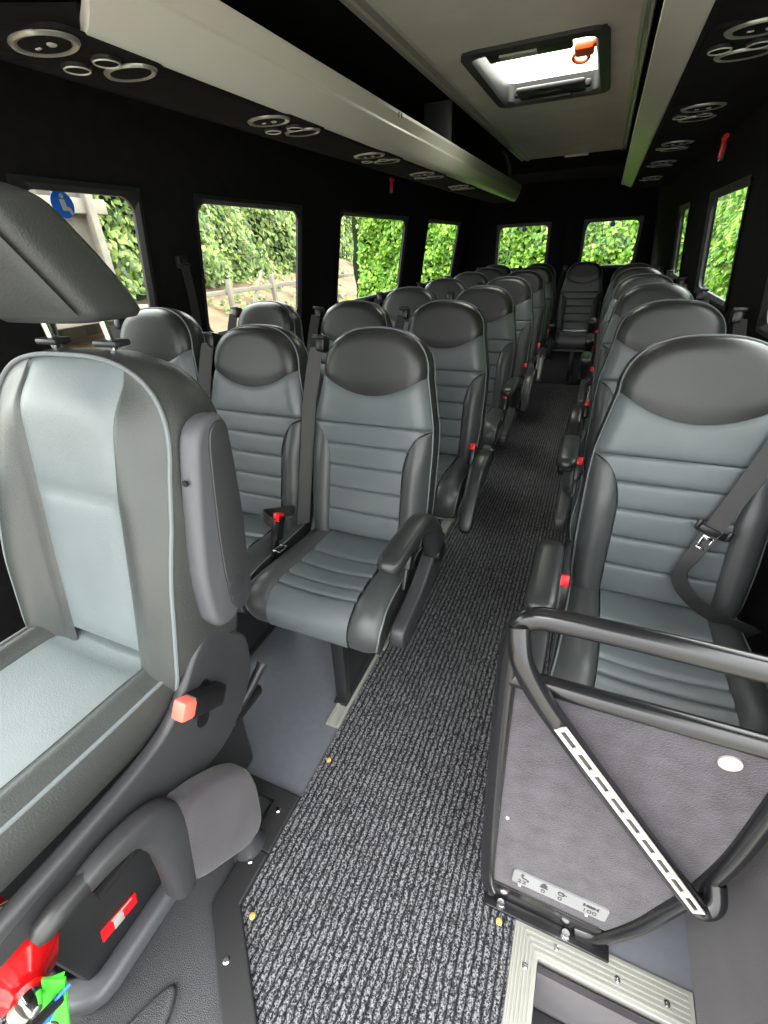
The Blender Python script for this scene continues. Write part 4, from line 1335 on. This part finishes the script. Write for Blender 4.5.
# rear ivy wall
P = []
for _ in range(19000):
    x = random.uniform(-5.0, 1.35); z = random.uniform(-.2, 2.4)
    P.append(Vector((x, 10.2 + .22 * bump3(x * 1.5, z * 1.5) + random.uniform(-.07, .07), z)))
HG = leaves('ivy_foliage', P, .10, M['leafivy'], 'bright green ivy wall behind the two rear windows', (0, -1, .4), 'ivy hedge')
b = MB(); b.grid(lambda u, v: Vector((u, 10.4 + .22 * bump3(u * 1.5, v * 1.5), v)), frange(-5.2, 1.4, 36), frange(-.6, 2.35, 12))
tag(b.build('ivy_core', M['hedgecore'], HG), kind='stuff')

# ---------------------------------------------------------------- light
sc = bpy.context.scene
w = D.worlds.new('sky'); sc.world = w; w.use_nodes = True
nt = w.node_tree; N, L = nt.nodes, nt.links
bg = N['Background']
tcw = N.new('ShaderNodeTexCoord'); sp = N.new('ShaderNodeSeparateXYZ'); L.new(tcw.outputs['Generated'], sp.inputs[0])
rmp = N.new('ShaderNodeValToRGB')
rmp.color_ramp.elements[0].position = 0.45; rmp.color_ramp.elements[0].color = (.60, .62, .60, 1)
rmp.color_ramp.elements[1].position = 0.75; rmp.color_ramp.elements[1].color = (.97, .985, .97, 1)
mr = N.new('ShaderNodeMapRange'); mr.inputs['From Min'].default_value = -1; L.new(sp.outputs['Z'], mr.inputs['Value'])
L.new(mr.outputs['Result'], rmp.inputs['Fac'])
# sky dimmed ahead of the bus to even out light between front and rear
my = N.new('ShaderNodeMapRange'); my.inputs['From Min'].default_value = -1; my.inputs['From Max'].default_value = .3
my.inputs['To Min'].default_value = .42; my.inputs['To Max'].default_value = 1.0; L.new(sp.outputs['Y'], my.inputs['Value'])
ml = N.new('ShaderNodeMath'); ml.operation = 'MULTIPLY'; ml.inputs[1].default_value = 7.5; L.new(my.outputs['Result'], ml.inputs[0])
L.new(rmp.outputs['Color'], bg.inputs['Color']); L.new(ml.outputs[0], bg.inputs['Strength'])
su = D.lights.new('sun', 'SUN'); su.energy = 2.0; su.angle = rad(40); su.color = (1, .97, .92)
so = D.objects.new('sun', su); COL.objects.link(so)
so.rotation_euler = Vector((.35, .55, -1.3)).to_track_quat('-Z', 'Y').to_euler()
sc.view_settings.view_transform = 'Standard'; sc.view_settings.look = 'None'
sc.view_settings.gamma = 1.0; sc.view_settings.use_curve_mapping = False
sc.view_settings.exposure = 0.78

# ---------------------------------------------------------------- camera
cd = D.cameras.new('camera'); co = D.objects.new('camera', cd); COL.objects.link(co)
yaw, pit, rol = rad(24.61), rad(30.375), rad(-2.847)
fwd = Vector((-math.sin(yaw) * math.cos(pit), math.cos(yaw) * math.cos(pit), -math.sin(pit)))
r_ = Vector((math.cos(yaw), math.sin(yaw), 0)); u_ = r_.cross(fwd)
c_, s_ = math.cos(rol), math.sin(rol)
r2 = c_ * r_ + s_ * u_; u2 = -s_ * r_ + c_ * u_
R3 = Matrix((r2, u2, -fwd)).transposed()
co.matrix_world = Matrix.Translation((0, 0, 1.33)) @ R3.to_4x4()
cd.sensor_fit = 'VERTICAL'; cd.sensor_height = 32.0; cd.lens = 447.7 / 1024 * 32
cd.clip_start = .02; cd.clip_end = 200
sc.camera = co
